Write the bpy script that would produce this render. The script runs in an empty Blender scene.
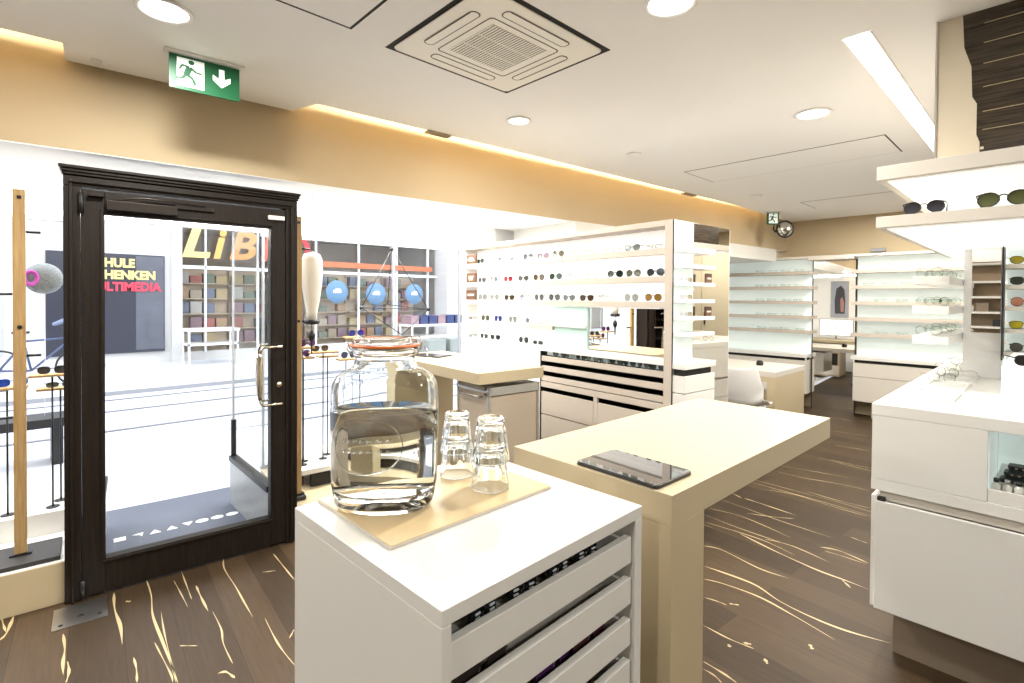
import bpy, math, random
from mathutils import Vector, Matrix
random.seed(7)
PI = math.pi
R = math.radians
S = bpy.context.scene
COL = S.collection

# ------------------------------------------------------------------ camera, sky, exposure
TH = R(46.5)            # world +X (along the shop) lies 46.5 deg to the right of the view
cd = bpy.data.cameras.new('camera')
cam = bpy.data.objects.new('camera', cd); COL.objects.link(cam)
cd.sensor_width = 36.0; cd.sensor_fit = 'HORIZONTAL'
cd.lens = 515.7 / 1024 * 36
cd.shift_y = (305.4 - 341.5) / 1024
cd.clip_start = 0.05; cd.clip_end = 300
pt, rl = R(.778), R(.395)
def _w(l, f, u): return Vector((l*math.sin(TH) + f*math.cos(TH), -l*math.cos(TH) + f*math.sin(TH), u))
cF = _w(0, math.cos(pt), -math.sin(pt)); cU0 = _w(0, math.sin(pt), math.cos(pt)); cR0 = _w(1, 0, 0)
cR = cR0*math.cos(rl) + cU0*math.sin(rl); cU = -cR0*math.sin(rl) + cU0*math.cos(rl)
m3 = Matrix((cR, cU, -cF)).transposed()
cam.matrix_world = Matrix.Translation((0, 0, 1.5)) @ m3.to_4x4()
S.camera = cam
S.view_settings.view_transform = 'Standard'; S.view_settings.look = 'None'
S.view_settings.exposure = 0.64; S.view_settings.gamma = 1.0
S.view_settings.use_curve_mapping = False
WORLD = 3.0
w = bpy.data.worlds.new('sky'); S.world = w; w.use_nodes = True
bg = w.node_tree.nodes['Background']
bg.inputs[0].default_value = (.86, .92, 1.0, 1); bg.inputs[1].default_value = WORLD

LAMP = 1.25
def area(name, loc, size, power, rot=(0, 0, 0), col=(1, .96, .905), sy=None, spread=PI):
    l = bpy.data.lights.new(name, 'AREA'); l.energy = power*LAMP; l.color = col; l.spread = spread
    if sy: l.shape = 'RECTANGLE'; l.size = size; l.size_y = sy
    else: l.shape = 'DISK'; l.size = size
    o = bpy.data.objects.new(name, l); COL.objects.link(o); o.location = loc; o.rotation_euler = rot
    return o
CZ = 2.63               # ceiling height
FU, FV, FR = 0.357, 3.295, R(-4.5)      # frame of the shop front: u along, v outwards
cfa, sfa = math.cos(FR), math.sin(FR)
def fp(u, v, z=0): return Vector((FU + u*cfa - v*sfa, FV + u*sfa + v*cfa, z))
DOWN = [(0.41, 2.436), (2.285, 2.356), (1.79, 1.023), (3.461, 1.023)]
for x, y in DOWN + [(-1.2, 2.2), (-1.4, .2), (.4, -1.4), (2.0, -1.6), (5.9, 1.6), (6.6, .2), (7.0, 1.3), (6.9, -1.4), (4.6, -.9)]:  # far-end beams are added fill, with no fittings of their own
    area('downlight_fill_beam', (x, y, CZ-.03), .13 if (x, y) == DOWN[1] else .17, 8 if (x, y) == DOWN[1] else 17)
area('linear_light_beam', (3.72, .63, CZ-.03), 2.2, 22, (0, 0, 0), sy=.09)
# cove lamps on top of the ceiling edge washing the header wall
for u0, u1 in ((-2.2, -.25), (.95, 3.6), (3.6, 7.0)):
    c = fp((u0+u1)/2, -.52, CZ+.16)
    area('cove_lamp', c, u1-u0, 9.5*(u1-u0), (R(-86), 0, FR+PI), (1, .86, .64), sy=.05)
for u0, u1 in ((-1.5, -.3), (-.2, .9), (1.0, 2.6)):
    area('window_soffit_fill', fp((u0+u1)/2, .82, 2.0), u1-u0, 5*(u1-u0), (R(150), 0, FR), (1, .97, .93), sy=.05)  # added fill lamps that brighten the soffit from below
# lamps under the lowered soffit of the shop windows
for u0, u1 in ((-1.5, -.3), (1.0, 2.6), (3.5, 6.5)):
    area('window_soffit_lamp', fp((u0+u1)/2, .4, 2.19), u1-u0, 26*(u1-u0)/1.3, (0, 0, FR), (1, .97, .93), sy=.3)

# ------------------------------------------------------------------ materials
def mat(name, col, rough=.5, metal=0, bump=0, bscale=200, var=0, spec=.5, trans=0, ior=1.45, emit=0, alpha=1, coat=0):
    m = bpy.data.materials.new(name); m.use_nodes = True
    nt = m.node_tree; p = nt.nodes['Principled BSDF']
    p.inputs['Base Color'].default_value = (*col, 1); p.inputs['Roughness'].default_value = rough
    p.inputs['Metallic'].default_value = metal; p.inputs['Specular IOR Level'].default_value = spec
    p.inputs['Transmission Weight'].default_value = trans; p.inputs['IOR'].default_value = ior
    p.inputs['Coat Weight'].default_value = coat
    if emit: p.inputs['Emission Color'].default_value = (*col, 1); p.inputs['Emission Strength'].default_value = emit
    tc = nt.nodes.new('ShaderNodeTexCoord')
    if var or bump:
        n = nt.nodes.new('ShaderNodeTexNoise'); n.inputs['Scale'].default_value = bscale; n.inputs['Detail'].default_value = 3
        nt.links.new(tc.outputs['Object'], n.inputs['Vector'])
        if var:
            mx = nt.nodes.new('ShaderNodeMix'); mx.data_type = 'RGBA'
            mx.inputs['A'].default_value = (*[c*(1-var) for c in col], 1); mx.inputs['B'].default_value = (*[min(1, c*(1+var)) for c in col], 1)
            nt.links.new(n.outputs['Fac'], mx.inputs['Factor']); nt.links.new(mx.outputs['Result'], p.inputs['Base Color'])
        if bump:
            b = nt.nodes.new('ShaderNodeBump'); b.inputs['Strength'].default_value = bump; b.inputs['Distance'].default_value = .002
            nt.links.new(n.outputs['Fac'], b.inputs['Height']); nt.links.new(b.outputs['Normal'], p.inputs['Normal'])
    return m
def glass(name, col=(1, 1, 1), rough=0.0, ior=1.25):
    # thin pane: clear with a weak mirror reflection
    m = bpy.data.materials.new(name); m.use_nodes = True; nt = m.node_tree; nt.nodes.clear()
    o = nt.nodes.new('ShaderNodeOutputMaterial'); t = nt.nodes.new('ShaderNodeBsdfTransparent'); g = nt.nodes.new('ShaderNodeBsdfGlossy')
    t.inputs[0].default_value = (*col, 1); g.inputs['Roughness'].default_value = rough
    f = nt.nodes.new('ShaderNodeFresnel'); f.inputs[0].default_value = ior
    x = nt.nodes.new('ShaderNodeMixShader'); nt.links.new(f.outputs[0], x.inputs[0])
    nt.links.new(t.outputs[0], x.inputs[1]); nt.links.new(g.outputs[0], x.inputs[2]); nt.links.new(x.outputs[0], o.inputs[0])
    return m
def wood(name, c1, c2, scale=1, rough=.45, axis='Z'):
    m = bpy.data.materials.new(name); m.use_nodes = True; nt = m.node_tree; p = nt.nodes['Principled BSDF']
    tc = nt.nodes.new('ShaderNodeTexCoord'); mp = nt.nodes.new('ShaderNodeMapping')
    s = [14*scale]*3; s['XYZ'.index(axis)] = .8*scale; mp.inputs['Scale'].default_value = s
    n = nt.nodes.new('ShaderNodeTexNoise'); n.inputs['Scale'].default_value = 4; n.inputs['Detail'].default_value = 6
    r = nt.nodes.new('ShaderNodeValToRGB'); r.color_ramp.elements[0].position = .3; r.color_ramp.elements[1].position = .7
    r.color_ramp.elements[0].color = (*c1, 1); r.color_ramp.elements[1].color = (*c2, 1)
    L = nt.links.new; L(tc.outputs['Object'], mp.inputs[0]); L(mp.outputs[0], n.inputs['Vector']); L(n.outputs['Fac'], r.inputs[0]); L(r.outputs[0], p.inputs['Base Color'])
    p.inputs['Roughness'].default_value = rough; p.inputs['Specular IOR Level'].default_value = .25
    return m
def planks(name):
    m = bpy.data.materials.new(name); m.use_nodes = True; nt = m.node_tree; p = nt.nodes['Principled BSDF']
    L = nt.links.new; N = nt.nodes.new
    tc = N('ShaderNodeTexCoord'); mp = N('ShaderNodeMapping'); mp.inputs['Rotation'].default_value = (0, 0, PI/2)
    br = N('ShaderNodeTexBrick'); br.inputs['Scale'].default_value = 1; br.inputs['Brick Width'].default_value = 2.1; br.inputs['Row Height'].default_value = .19
    br.inputs['Mortar Size'].default_value = .0012; br.inputs['Mortar Smooth'].default_value = .2; br.offset = .37
    br.inputs['Color1'].default_value = (.040, .0255, .0135, 1); br.inputs['Color2'].default_value = (.072, .047, .025, 1); br.inputs['Mortar'].default_value = (.02, .014, .01, 1)
    mp2 = N('ShaderNodeMapping'); mp2.inputs['Scale'].default_value = (26, 1.6, 1)
    n = N('ShaderNodeTexNoise'); n.inputs['Scale'].default_value = 3; n.inputs['Detail'].default_value = 8; n.inputs['Distortion'].default_value = .6
    hs = N('ShaderNodeMix'); hs.data_type = 'RGBA'; hs.blend_type = 'MULTIPLY'; hs.inputs['Factor'].default_value = 1
    rm = N('ShaderNodeMapRange'); rm.inputs['To Min'].default_value = .62; rm.inputs['To Max'].default_value = 1.38
    L(tc.outputs['Object'], mp.inputs[0]); L(mp.outputs[0], br.inputs['Vector']); L(tc.outputs['Object'], mp2.inputs[0]); L(mp2.outputs[0], n.inputs['Vector'])
    L(n.outputs['Fac'], rm.inputs['Value']); L(br.outputs['Color'], hs.inputs['A']); L(rm.outputs['Result'], hs.inputs['B']); L(hs.outputs['Result'], p.inputs['Base Color'])
    p.inputs['Roughness'].default_value = .45; p.inputs['Specular IOR Level'].default_value = .2
    b = N('ShaderNodeBump'); b.inputs['Strength'].default_value = .15; b.inputs['Distance'].default_value = .001; L(n.outputs['Fac'], b.inputs['Height']); L(b.outputs['Normal'], p.inputs['Normal'])
    return m
WHITE = mat('white_lacquer', (.70, .69, .645), .28, var=.01, bscale=30)
WHITE2 = mat('bright_white_lacquer', (.76, .75, .72), .22)
PEACH = mat('pale_beige_laminate', (.63, .59, .52), .42, bump=.03)
CEIL = mat('ceiling_paint', (.92, .91, .885), .9, bump=.05, bscale=300)
TAN = mat('tan_paint', (.48, .385, .245), .8, bump=.05, bscale=150, var=.02)
SAND = mat('sand_lacquer', (.52, .43, .275), .42, var=.015, bscale=15)
SANDD = mat('brown_plinth_laminate', (.22, .17, .12), .5, var=.03)
DARKW = wood('stained_dark_door_wood', (.009, .006, .004), (.018, .012, .008), 2, .5)
OAK = wood('oak', (.36, .22, .09), (.52, .35, .16), 2, .5)
BLACK = mat('black_metal', (.012, .012, .013), .4)
GAP = mat('dark_gap', (.02, .018, .015), .8)
STEEL = mat('brushed_steel', (.62, .60, .57), .3, 1, var=.05, bscale=60)
CHROME = mat('polished_brass_nickel', (.80, .74, .62), .12, 1)
ALU = mat('aluminium_edge', (.58, .57, .54), .35, 1, var=.15, bscale=80)
MIRROR = mat('mirror_glass', (.90, .88, .84), .01, 1)
PANE = glass('clear_pane')
PANE2 = glass('clear_side_pane', (.97, .985, .98), ior=1.03)
FROST = mat('frosted_green_glass', (.50, .70, .63), .35, emit=.08)
GLOW = mat('backlit_white_panel', (1, .985, .955), .4, emit=.32)
GLOW2 = mat('backlit_cool_panel', (.80, .90, .87), .4, emit=.20)
LEDW = mat('lamp_diffuser', (1, .97, .92), .4, emit=6)
FLOORM = planks('dark_plank_floor')
SHELFM = mat('warm_shelf_edge', (.50, .44, .37), .45)
INLAY = mat('pale_resin_inlay', (.50, .39, .21), .4)
GREEN = mat('exit_green', (.008, .085, .032), .4, emit=.15)
SIGNW = mat('exit_white', (.85, .9, .85), .4, emit=.25)
CASS = mat('cream_plastic', (.92, .89, .80), .5)
LINE = mat('louvre_shadow_line', (.12, .10, .08), .7)
ORANGE = mat('orange_rubber', (.85, .17, .02), .45)
JARG = mat('jar_glass', (.97, .99, .98), .0, trans=1, ior=1.47)
WATER = mat('water', (.97, .985, .99), .0, trans=1, ior=1.333)
MAT = mat('golden_tray_lacquer', (.62, .47, .25), .35, var=.04, bscale=12)
FABR = mat('grey_felt', (.42, .40, .35), .95, bump=.4, bscale=400, var=.3)
BROWN = mat('brown_plaque', (.10, .05, .027), .4)
SHELLW = mat('white_plastic_shell', (.82, .81, .79), .35)
SCREEN = mat('lit_screen', (.93, .94, .97), .2, emit=.85)

# ------------------------------------------------------------------ mesh builder
class MB:
    def __init__(s): s.v = []; s.f = []; s.m = []; s.sm = []; s.T = Matrix.Identity(4)
    def add(s, vs, fs, mi=0, smooth=False):
        b = len(s.v); s.v += [s.T @ Vector(p) for p in vs]
        for f in fs: s.f.append([b+i for i in f]); s.m.append(mi); s.sm.append(smooth)
        return s
    def box(s, x0, y0, z0, x1, y1, z1, mi=0):
        if x1 < x0: x0, x1 = x1, x0
        if y1 < y0: y0, y1 = y1, y0
        if z1 < z0: z0, z1 = z1, z0
        vs = [(x, y, z) for z in (z0, z1) for y in (y0, y1) for x in (x0, x1)]
        return s.add(vs, [(0, 2, 3, 1), (4, 5, 7, 6), (0, 1, 5, 4), (1, 3, 7, 5), (3, 2, 6, 7), (2, 0, 4, 6)], mi)
    def prism(s, poly, z0, z1, mi=0):
        n = len(poly); vs = [(x, y, z0) for x, y in poly] + [(x, y, z1) for x, y in poly]
        return s.add(vs, [tuple(range(n))[::-1], tuple(range(n, 2*n))] + [(i, (i+1) % n, n+(i+1) % n, n+i) for i in range(n)], mi)
    def prismy(s, poly, y0, y1, mi=0):   # polygon in xz, extruded in y
        n = len(poly); vs = [(x, y0, z) for x, z in poly] + [(x, y1, z) for x, z in poly]
        return s.add(vs, [tuple(range(n)), tuple(range(n, 2*n))[::-1]] + [(i, n+i, n+(i+1) % n, (i+1) % n) for i in range(n)], mi)
    def tube(s, pts, r, seg=8, mi=0, closed=False, sm=True):
        pts = [Vector(p) for p in pts]; n = len(pts); vs = []; up = Vector((0, 0, 1))
        rr = r if isinstance(r, (list, tuple)) else [r]*n
        for i, p in enumerate(pts):
            a = pts[(i-1) % n] if closed or i > 0 else p; b = pts[(i+1) % n] if closed or i < n-1 else p
            d = (b-a).normalized(); x = d.cross(up)
            if x.length < .05: x = d.cross(Vector((1, 0, 0)))
            x.normalize(); y = d.cross(x)
            for k in range(seg):
                t = 2*PI*k/seg; vs.append(p + x*math.cos(t)*rr[i] + y*math.sin(t)*rr[i])
        fs = []
        for i in range(n if closed else n-1):
            j = (i+1) % n
            for k in range(seg): fs.append((i*seg+k, i*seg+(k+1) % seg, j*seg+(k+1) % seg, j*seg+k))
        if not closed: fs += [tuple(range(seg))[::-1], tuple(range((n-1)*seg, n*seg))]
        return s.add(vs, fs, mi, sm)
    def lathe(s, prof, seg=32, mi=0, c=(0, 0), ax=1, ay=1, e=2.0, sm=True, close=False, flute=None):
        vs = []
        for i, (r, z) in enumerate(prof):
            for k in range(seg):
                t = 2*PI*k/seg; ct, st = math.cos(t), math.sin(t)
                q = r
                if flute and flute(z): q = r*(1 - .045*(k % 2))
                vs.append((c[0]+q*ax*math.copysign(abs(ct)**(2/e), ct), c[1]+q*ay*math.copysign(abs(st)**(2/e), st), z))
        fs = []
        n = len(prof)
        for i in range(n if close else n-1):
            j = (i+1) % n
            for k in range(seg): fs.append((i*seg+k, i*seg+(k+1) % seg, j*seg+(k+1) % seg, j*seg+k))
        if not close:
            if prof[0][0] > 1e-6: fs.append(tuple(range(seg))[::-1])
            if prof[-1][0] > 1e-6: fs.append(tuple(range((n-1)*seg, n*seg)))
        return s.add(vs, fs, mi, sm)
    def build(s, name, mats, parent=None, bevel=0, loc=None, rotz=0):
        me = bpy.data.meshes.new(name); me.from_pydata([tuple(v) for v in s.v], [], s.f)
        for m in (mats if isinstance(mats, (list, tuple)) else [mats]): me.materials.append(m)
        me.polygons.foreach_set('material_index', s.m); me.polygons.foreach_set('use_smooth', s.sm); me.update(); me.validate()
        o = bpy.data.objects.new(name, me); COL.objects.link(o)
        if parent: o.parent = parent
        if loc: o.location = loc
        o.rotation_euler.z = rotz
        if bevel:
            b = o.modifiers.new('bevel', 'BEVEL'); b.width = bevel; b.segments = 2; b.limit_method = 'ANGLE'; b.angle_limit = R(50)
        return o
def bx(*a): return MB().box(*a)
def boxes(l):
    m = MB()
    for a in l: m.box(*a)
    return m
def struct(o): o['kind'] = 'structure'; return o
def tag(o, label, cat, group=None, kind=None):
    o['label'] = label; o['category'] = cat
    if group: o['group'] = group
    if kind: o['kind'] = kind
    return o
def thing(name, label, cat, loc=(0, 0, 0), rotz=0, group=None):
    o = bpy.data.objects.new(name, None); COL.objects.link(o); o.empty_display_size = .05
    o.location = loc; o.rotation_euler.z = rotz
    return tag(o, label, cat, group)
def copy_tree(o, loc=None, rotz=None, label=None, group=None, parent=None):
    c = o.copy(); COL.objects.link(c)
    if parent: c.parent = parent
    if loc is not None: c.location = loc
    if rotz is not None: c.rotation_euler.z = rotz
    if label: c['label'] = label
    if group: c['group'] = group
    for ch in [k for k in ALLKIDS(o)]: copy_tree(ch, parent=c)
    return c
def ALLKIDS(o): return [k for k in COL.objects if k.parent == o]
def text_mesh(txt, size, name, m, parent=None, M=Matrix.Identity(4), extrude=.002, bold=.0, shear=0, align='LEFT'):
    cu = bpy.data.curves.new(name, 'FONT'); cu.body = txt; cu.size = size; cu.extrude = extrude; cu.offset = bold; cu.shear = shear; cu.align_x = align; cu.resolution_u = 3
    o = bpy.data.objects.new(name, cu); me = bpy.data.meshes.new_from_object(o); bpy.data.objects.remove(o)
    me.transform(M); me.materials.clear(); me.materials.append(m)
    ob = bpy.data.objects.new(name, me); COL.objects.link(ob); ob.parent = parent
    return ob
ORD = ['first', 'second', 'third', 'fourth', 'fifth', 'sixth', 'seventh', 'eighth', 'ninth', 'tenth', 'eleventh', 'twelfth', 'thirteenth', 'fourteenth', 'fifteenth', 'sixteenth']

# ------------------------------------------------------------------ room shell
def fT(z=0): return Matrix.Translation((FU, FV, z)) @ Matrix.Rotation(FR, 4, 'Z')
F0 = (FU, FV, 0)
def in_front(u): return fp(u, 0)
XB = 8.05      # end wall
# floor (frame of the front, so the boards run square to it), with its pale inlays
fl = MB()
fl.box(-3.5, -8.0, -.1, 8.6, .03, 0)
RIB = []
def w2f(x, y):
    dx, dy = x-FU, y-FV
    return dx*cfa + dy*sfa, -dx*sfa + dy*cfa
def ribbon(pts, wd, sub=8):
    # smooth polyline with tapered ends, lying in the floor surface
    out = []
    n = len(pts)
    for i in range(n-1):
        p0 = pts[max(i-1, 0)]; p1 = pts[i]; p2 = pts[i+1]; p3 = pts[min(i+2, n-1)]
        for k in range(sub):
            t = k/sub
            out.append([.5*((2*p1[j]) + (-p0[j]+p2[j])*t + (2*p0[j]-5*p1[j]+4*p2[j]-p3[j])*t*t + (-p0[j]+3*p1[j]-3*p2[j]+p3[j])*t**3) for j in (0, 1)])
    out.append(list(pts[-1])); N = len(out); L = []; Rr = []
    ph = random.random()*6
    for i, p in enumerate(out):
        a = out[max(i-1, 0)]; b = out[min(i+1, N-1)]
        dx, dy = b[0]-a[0], b[1]-a[1]; l = math.hypot(dx, dy) or 1
        t = i/(N-1); ww = wd*min(1, 6*t+.1, 6*(1-t)+.1)*(.75+.35*math.sin(ph+t*11))/2
        L.append((p[0]-dy/l*ww, p[1]+dx/l*ww, .0007)); Rr.append((p[0]+dy/l*ww, p[1]-dx/l*ww, .0007))
    fl.add(L+Rr, [(i, N+i, N+i+1, i+1) for i in range(N-1)], 1)
TR_ = [
 ([(0.111, 0.001), (0.119, -0.192), (0.111, -0.393), (0.128, -0.645), (0.143, -0.862), (0.149, -0.965)], 0.018),
 ([(-0.025, -0.048), (-0.027, -0.218), (-0.011, -0.391), (-0.009, -0.556)], 0.022),
 ([(0.144, -0.373), (0.14, -0.54), (0.141, -0.709), (0.144, -0.961)], 0.01),
 ([(0.1, -0.623), (0.118, -0.769), (0.134, -0.901), (0.134, -0.953)], 0.01),
 ([(0.266, -0.007), (0.269, -0.177), (0.272, -0.356)], 0.01),
 ([(0.223, -0.1), (0.237, -0.267), (0.248, -0.418)], 0.009),
 ([(0.307, -0.227), (0.311, -0.362), (0.319, -0.518)], 0.016),
 ([(0.335, -0.531), (0.342, -0.7), (0.331, -0.819), (0.337, -0.98)], 0.012),
 ([(0.472, 0.001), (0.454, -0.133), (0.465, -0.371), (0.469, -0.541), (0.474, -0.703)], 0.012),
 ([(0.516, -0.739), (0.514, -0.909), (0.518, -1.022), (0.532, -1.151)], 0.012),
 ([(0.709, -0.118), (0.716, -0.317), (0.722, -0.497)], 0.012),
 ([(-0.21, -0.307), (-0.2, -0.439), (-0.202, -0.54), (-0.198, -0.638)], 0.018),
 ([(-0.188, -0.546), (-0.181, -0.628), (-0.188, -0.697)], 0.016),
 ([(0.024, -0.684), (0.029, -0.771), (0.026, -0.867)], 0.012),
 ([(-0.421, -0.196), (-0.406, -0.151), (-0.399, -0.068), (-0.395, 0.014)], 0.02),
 ([(-0.437, 0.015), (-0.419, -0.082), (-0.408, -0.135)], 0.014),
 ([(0.279, -1.005), (0.306, -1.015), (0.327, -1.073)], 0.02),
 ([(0.181, -0.718), (0.242, -0.766)], 0.01),
 ([(0.562, -0.961), (0.598, -0.909)], 0.012),
 ([(0.609, -0.299), (0.67, -0.326)], 0.012),
 ([(0.017, -0.176), (0.035, -0.19)], 0.02),
 ([(2.78, -1.626), (2.822, -1.722), (2.786, -1.965), (2.81, -2.116)], 0.012),
 ([(2.563, -1.755), (2.584, -1.853), (2.602, -2.026), (2.552, -2.176), (2.538, -2.321), (2.552, -2.464), (2.61, -2.624)], 0.016),
 ([(2.442, -1.832), (2.481, -1.924), (2.508, -2.097), (2.482, -2.276), (2.442, -2.461)], 0.014),
 ([(3.119, -1.678), (3.068, -1.892), (3.042, -2.032), (3.023, -2.186), (3.028, -2.319), (3.025, -2.419)], 0.018),
 ([(3.169, -1.815), (3.209, -1.963), (3.171, -2.184)], 0.01),
 ([(3.098, -1.444), (3.128, -1.64), (3.142, -1.827), (3.103, -2.021)], 0.01),
 ([(3.329, -2.073), (3.369, -2.169), (3.335, -2.328)], 0.014),
 ([(3.298, -2.112), (3.311, -2.215), (3.316, -2.327)], 0.008),
 ([(2.284, -1.92), (2.305, -1.981), (2.312, -2.03)], 0.008),
 ([(2.078, -2.042), (2.081, -2.166), (2.103, -2.267)], 0.011),
 ([(1.86, -2.172), (1.86, -2.263), (1.853, -2.319)], 0.013),
 ([(1.82, -2.195), (1.821, -2.243), (1.806, -2.283)], 0.008),
 ([(3.72, -1.408), (3.715, -1.561), (3.7, -1.793)], 0.014),
 ([(3.757, -1.269), (3.705, -1.396)], 0.012),
 ([(3.335, -1.344), (3.381, -1.543), (3.356, -1.744), (3.314, -1.92)], 0.008),
 ([(3.464, -1.555), (3.544, -1.692), (3.634, -1.803)], 0.01),
 ([(4.541, -1.286), (4.557, -1.506), (4.626, -1.71), (4.661, -1.947)], 0.01),
 ([(4.729, -1.225), (4.805, -1.49), (4.862, -1.743)], 0.008),
 ([(4.249, -1.626), (4.233, -1.845), (4.257, -2.065)], 0.01),
 ([(5.246, -1.346), (5.282, -1.526), (5.304, -1.759)], 0.009),
 ([(5.856, -1.287), (5.899, -1.455), (5.903, -1.589)], 0.01),
 ([(6.501, -1.013), (6.534, -1.207), (6.571, -1.395)], 0.008),
 ([(4.009, -1.385), (4.098, -1.613), (4.076, -1.866), (4.079, -2.111)], 0.009),
 ([(2.043, -2.182), (2.031, -2.198)], 0.02),
 ([(2.104, -2.218), (2.122, -2.245)], 0.02),
 ([(2.078, -2.322), (2.055, -2.345)], 0.02),
 ([(2.322, -2.404), (2.297, -2.425)], 0.02),
 ([(3.627, -2.139), (3.613, -2.239)], 0.008),
 ([(3.018, -2.299), (2.966, -2.356)], 0.014),
 ([(2.334, -2.031), (2.361, -2.068)], 0.012),
 ([(8.966, 0.111), (9.116, -0.166), (9.181, -0.427)], 0.02),
 ([(8.105, -0.25), (8.282, -0.518)], 0.02),
]
for pts_, w0_ in TR_: ribbon(pts_, w0_*(.62 if pts_[0][0] < 1.3 else .8))
rr_ = random.Random(3)
for i in range(150):     # the rest of the boards carry the same kind of streaks
    u0_, v0_ = rr_.uniform(-3.3, 8.2), rr_.uniform(-7.5, -.3)
    if (-1.2 < u0_ < 1.2 and v0_ > -2.2) or (.4 < u0_ < 3.6 and -3.4 < v0_ < -1.0): continue
    l_, n_ = rr_.uniform(.25, 1.5), 5
    pts_ = [(u0_ + rr_.uniform(-.02, .02), v0_ - l_*k/(n_-1)) for k in range(n_)]
    ribbon(pts_, rr_.uniform(.005, .010), 5)

floor = fl.build('floor', [FLOORM, INLAY], loc=F0, rotz=FR); struct(floor)

# ceiling with the cove edge: a tongue reaches the header wall over the door
cz0, cz1 = CZ, CZ+.1
def cp(x, y): return w2f(x, y)
edge = -.235
poly = [(-3.2, -7.5), (8.6, -7.5), (8.6, edge+.22), (7.6, edge+.2), (5.8, edge+.03), (2.3, edge), (.92, edge), (.84, -.02), (-.20, -.02), (-.205, edge), (-3.2, edge)]
struct(MB().prism(poly, cz0, cz1).build('ceiling', CEIL, loc=F0, rotz=FR))
struct(MB().box(-3.2, -1.1, CZ+.42, 8.6, .2, CZ+.5).build('ceiling_cove_top', TAN, loc=F0, rotz=FR)).name = 'trim_1'
# header wall over the windows and door
struct(bx(-3.2, 0, 2.21, 8.4, .12, CZ+.42).build('wall_front', TAN, loc=F0, rotz=FR))
# lowered soffit of the windows, pelmet in front of the glass
m = boxes([(-3.2, 0.0, 2.205, 7.6, .93, 2.209), (-3.2, .86, 1.98, 7.6, .95, 2.205)])
struct(m.build('trim_2', mat('window_recess_paint', (.93, .92, .90), .7), loc=F0, rotz=FR))
# end wall, right wall, rear wall
struct(bx(XB, -6, 0, XB+.1, 3.4, CZ+.42).build('wall_end', TAN))
struct(bx(-3.4, -4.6, 0, XB+.2, -4.5, CZ+.1).build('wall_right', TAN))
struct(bx(-3.2, -4.6, 0, -3.1, 4.0, CZ+.42).build('wall_rear', TAN))
# the shop front beyond the glazed part (behind the display wall and desk)
struct(bx(3.06, .86, 0, 7.7, .95, 2.21).build('wall_front_far', mat('white_wall_paint', (.84, .83, .80), .8), loc=F0, rotz=FR))
# window sills (platforms) in front of the glass
UL0, UL1, UD0, UD1, UG1 = -2.6, -.214, -.214, .868, 2.66
m = MB().box(UL0, 0, 0, UL1, .86, .20).box(UL0, .80, .20, UL1, .86, .225, 1)
struct(m.build('trim_3', [SAND, OAK], loc=F0, rotz=FR, bevel=.002))
m = MB().box(UD1, 0, 0, UG1, .86, .20)
struct(m.build('trim_4', SAND, loc=F0, rotz=FR, bevel=.002))
struct(bx(UL0, .004, .2, UL1-.001, .79, .204).build('trim_5', WHITE2, loc=F0, rotz=FR))
# raised white display deck right of the door
o = MB().box(0, 0, .10, 1.62, .58, .135).box(.12, .03, 0, 1.54, .06, .10, 1).box(1.5, .06, 0, 1.54, .52, .10, 1).box(.05, .10, 0, .09, .52, .10, 1)  # black infill strip paints the shade in the gap under the deck
tag(o.build('display_deck', [WHITE2, BLACK], loc=fp(.93, .24, .2), rotz=FR, bevel=.003), 'white raised display deck behind the window right of the door', 'display deck')

# ------------------------------------------------------------------ windows with slim frames
GREYF = mat('pale_grey_frame', (.42, .43, .45), .4, .3)
def window(n, u0, u1, mull, z0=.2, z1=1.98):
    w_ = MB()
    w_.box(u0, .86, z0, u1, .90, z0+.03).box(u0, .86, z1-.03, u1, .90, z1)
    for u in mull: w_.box(u-.008, .865, z0, u+.008, .895, z1)
    fr = struct(w_.build('window_%d' % n, GREYF, loc=F0, rotz=FR))
    g = bx(u0, .878, z0+.02, u1, .882, z1-.02).build('pane', PANE, fr)
    return fr
window(1, UL0, UL1, [UL0+.02, UL1-.02])
window(2, UD1, UG1, [UD1+.02, 1.95, UG1-.02])
# side glazing of the recessed entrance, with base boxes
def sideglass(n, u, ue):
    # splayed side of the entrance recess: from u at the door to ue at the window line
    l = math.hypot(ue-u, .84); ang = math.atan2(.84, ue-u)
    b = MB(); b.T = Matrix.Translation((u, .07, 0)) @ Matrix.Rotation(ang, 4, 'Z')
    b.box(0, -.02, -.04, l, .02, .30).box(0, -.028, .30, l, .028, .335, 1).box(l-.03, -.015, -.04, l, .015, .60, 1).box(l-.02, -.006, .60, l, .006, 1.98, 2).box(0, -.015, .335, .02, .015, 1.98, 1)
    fr = struct(b.build('window_%d' % n, [mat('entrance_base_panel_%d' % n, (.30, .31, .31), .3, bump=.4, bscale=60, var=.35), BLACK, GREYF], loc=F0, rotz=FR))
    g = MB(); g.T = b.T; g.box(.02, -.003, .335, l-.02, .003, 1.98); g.build('pane', PANE2, fr)
sideglass(3, .745, .69)
sideglass(4, -.10, -.06)

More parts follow.
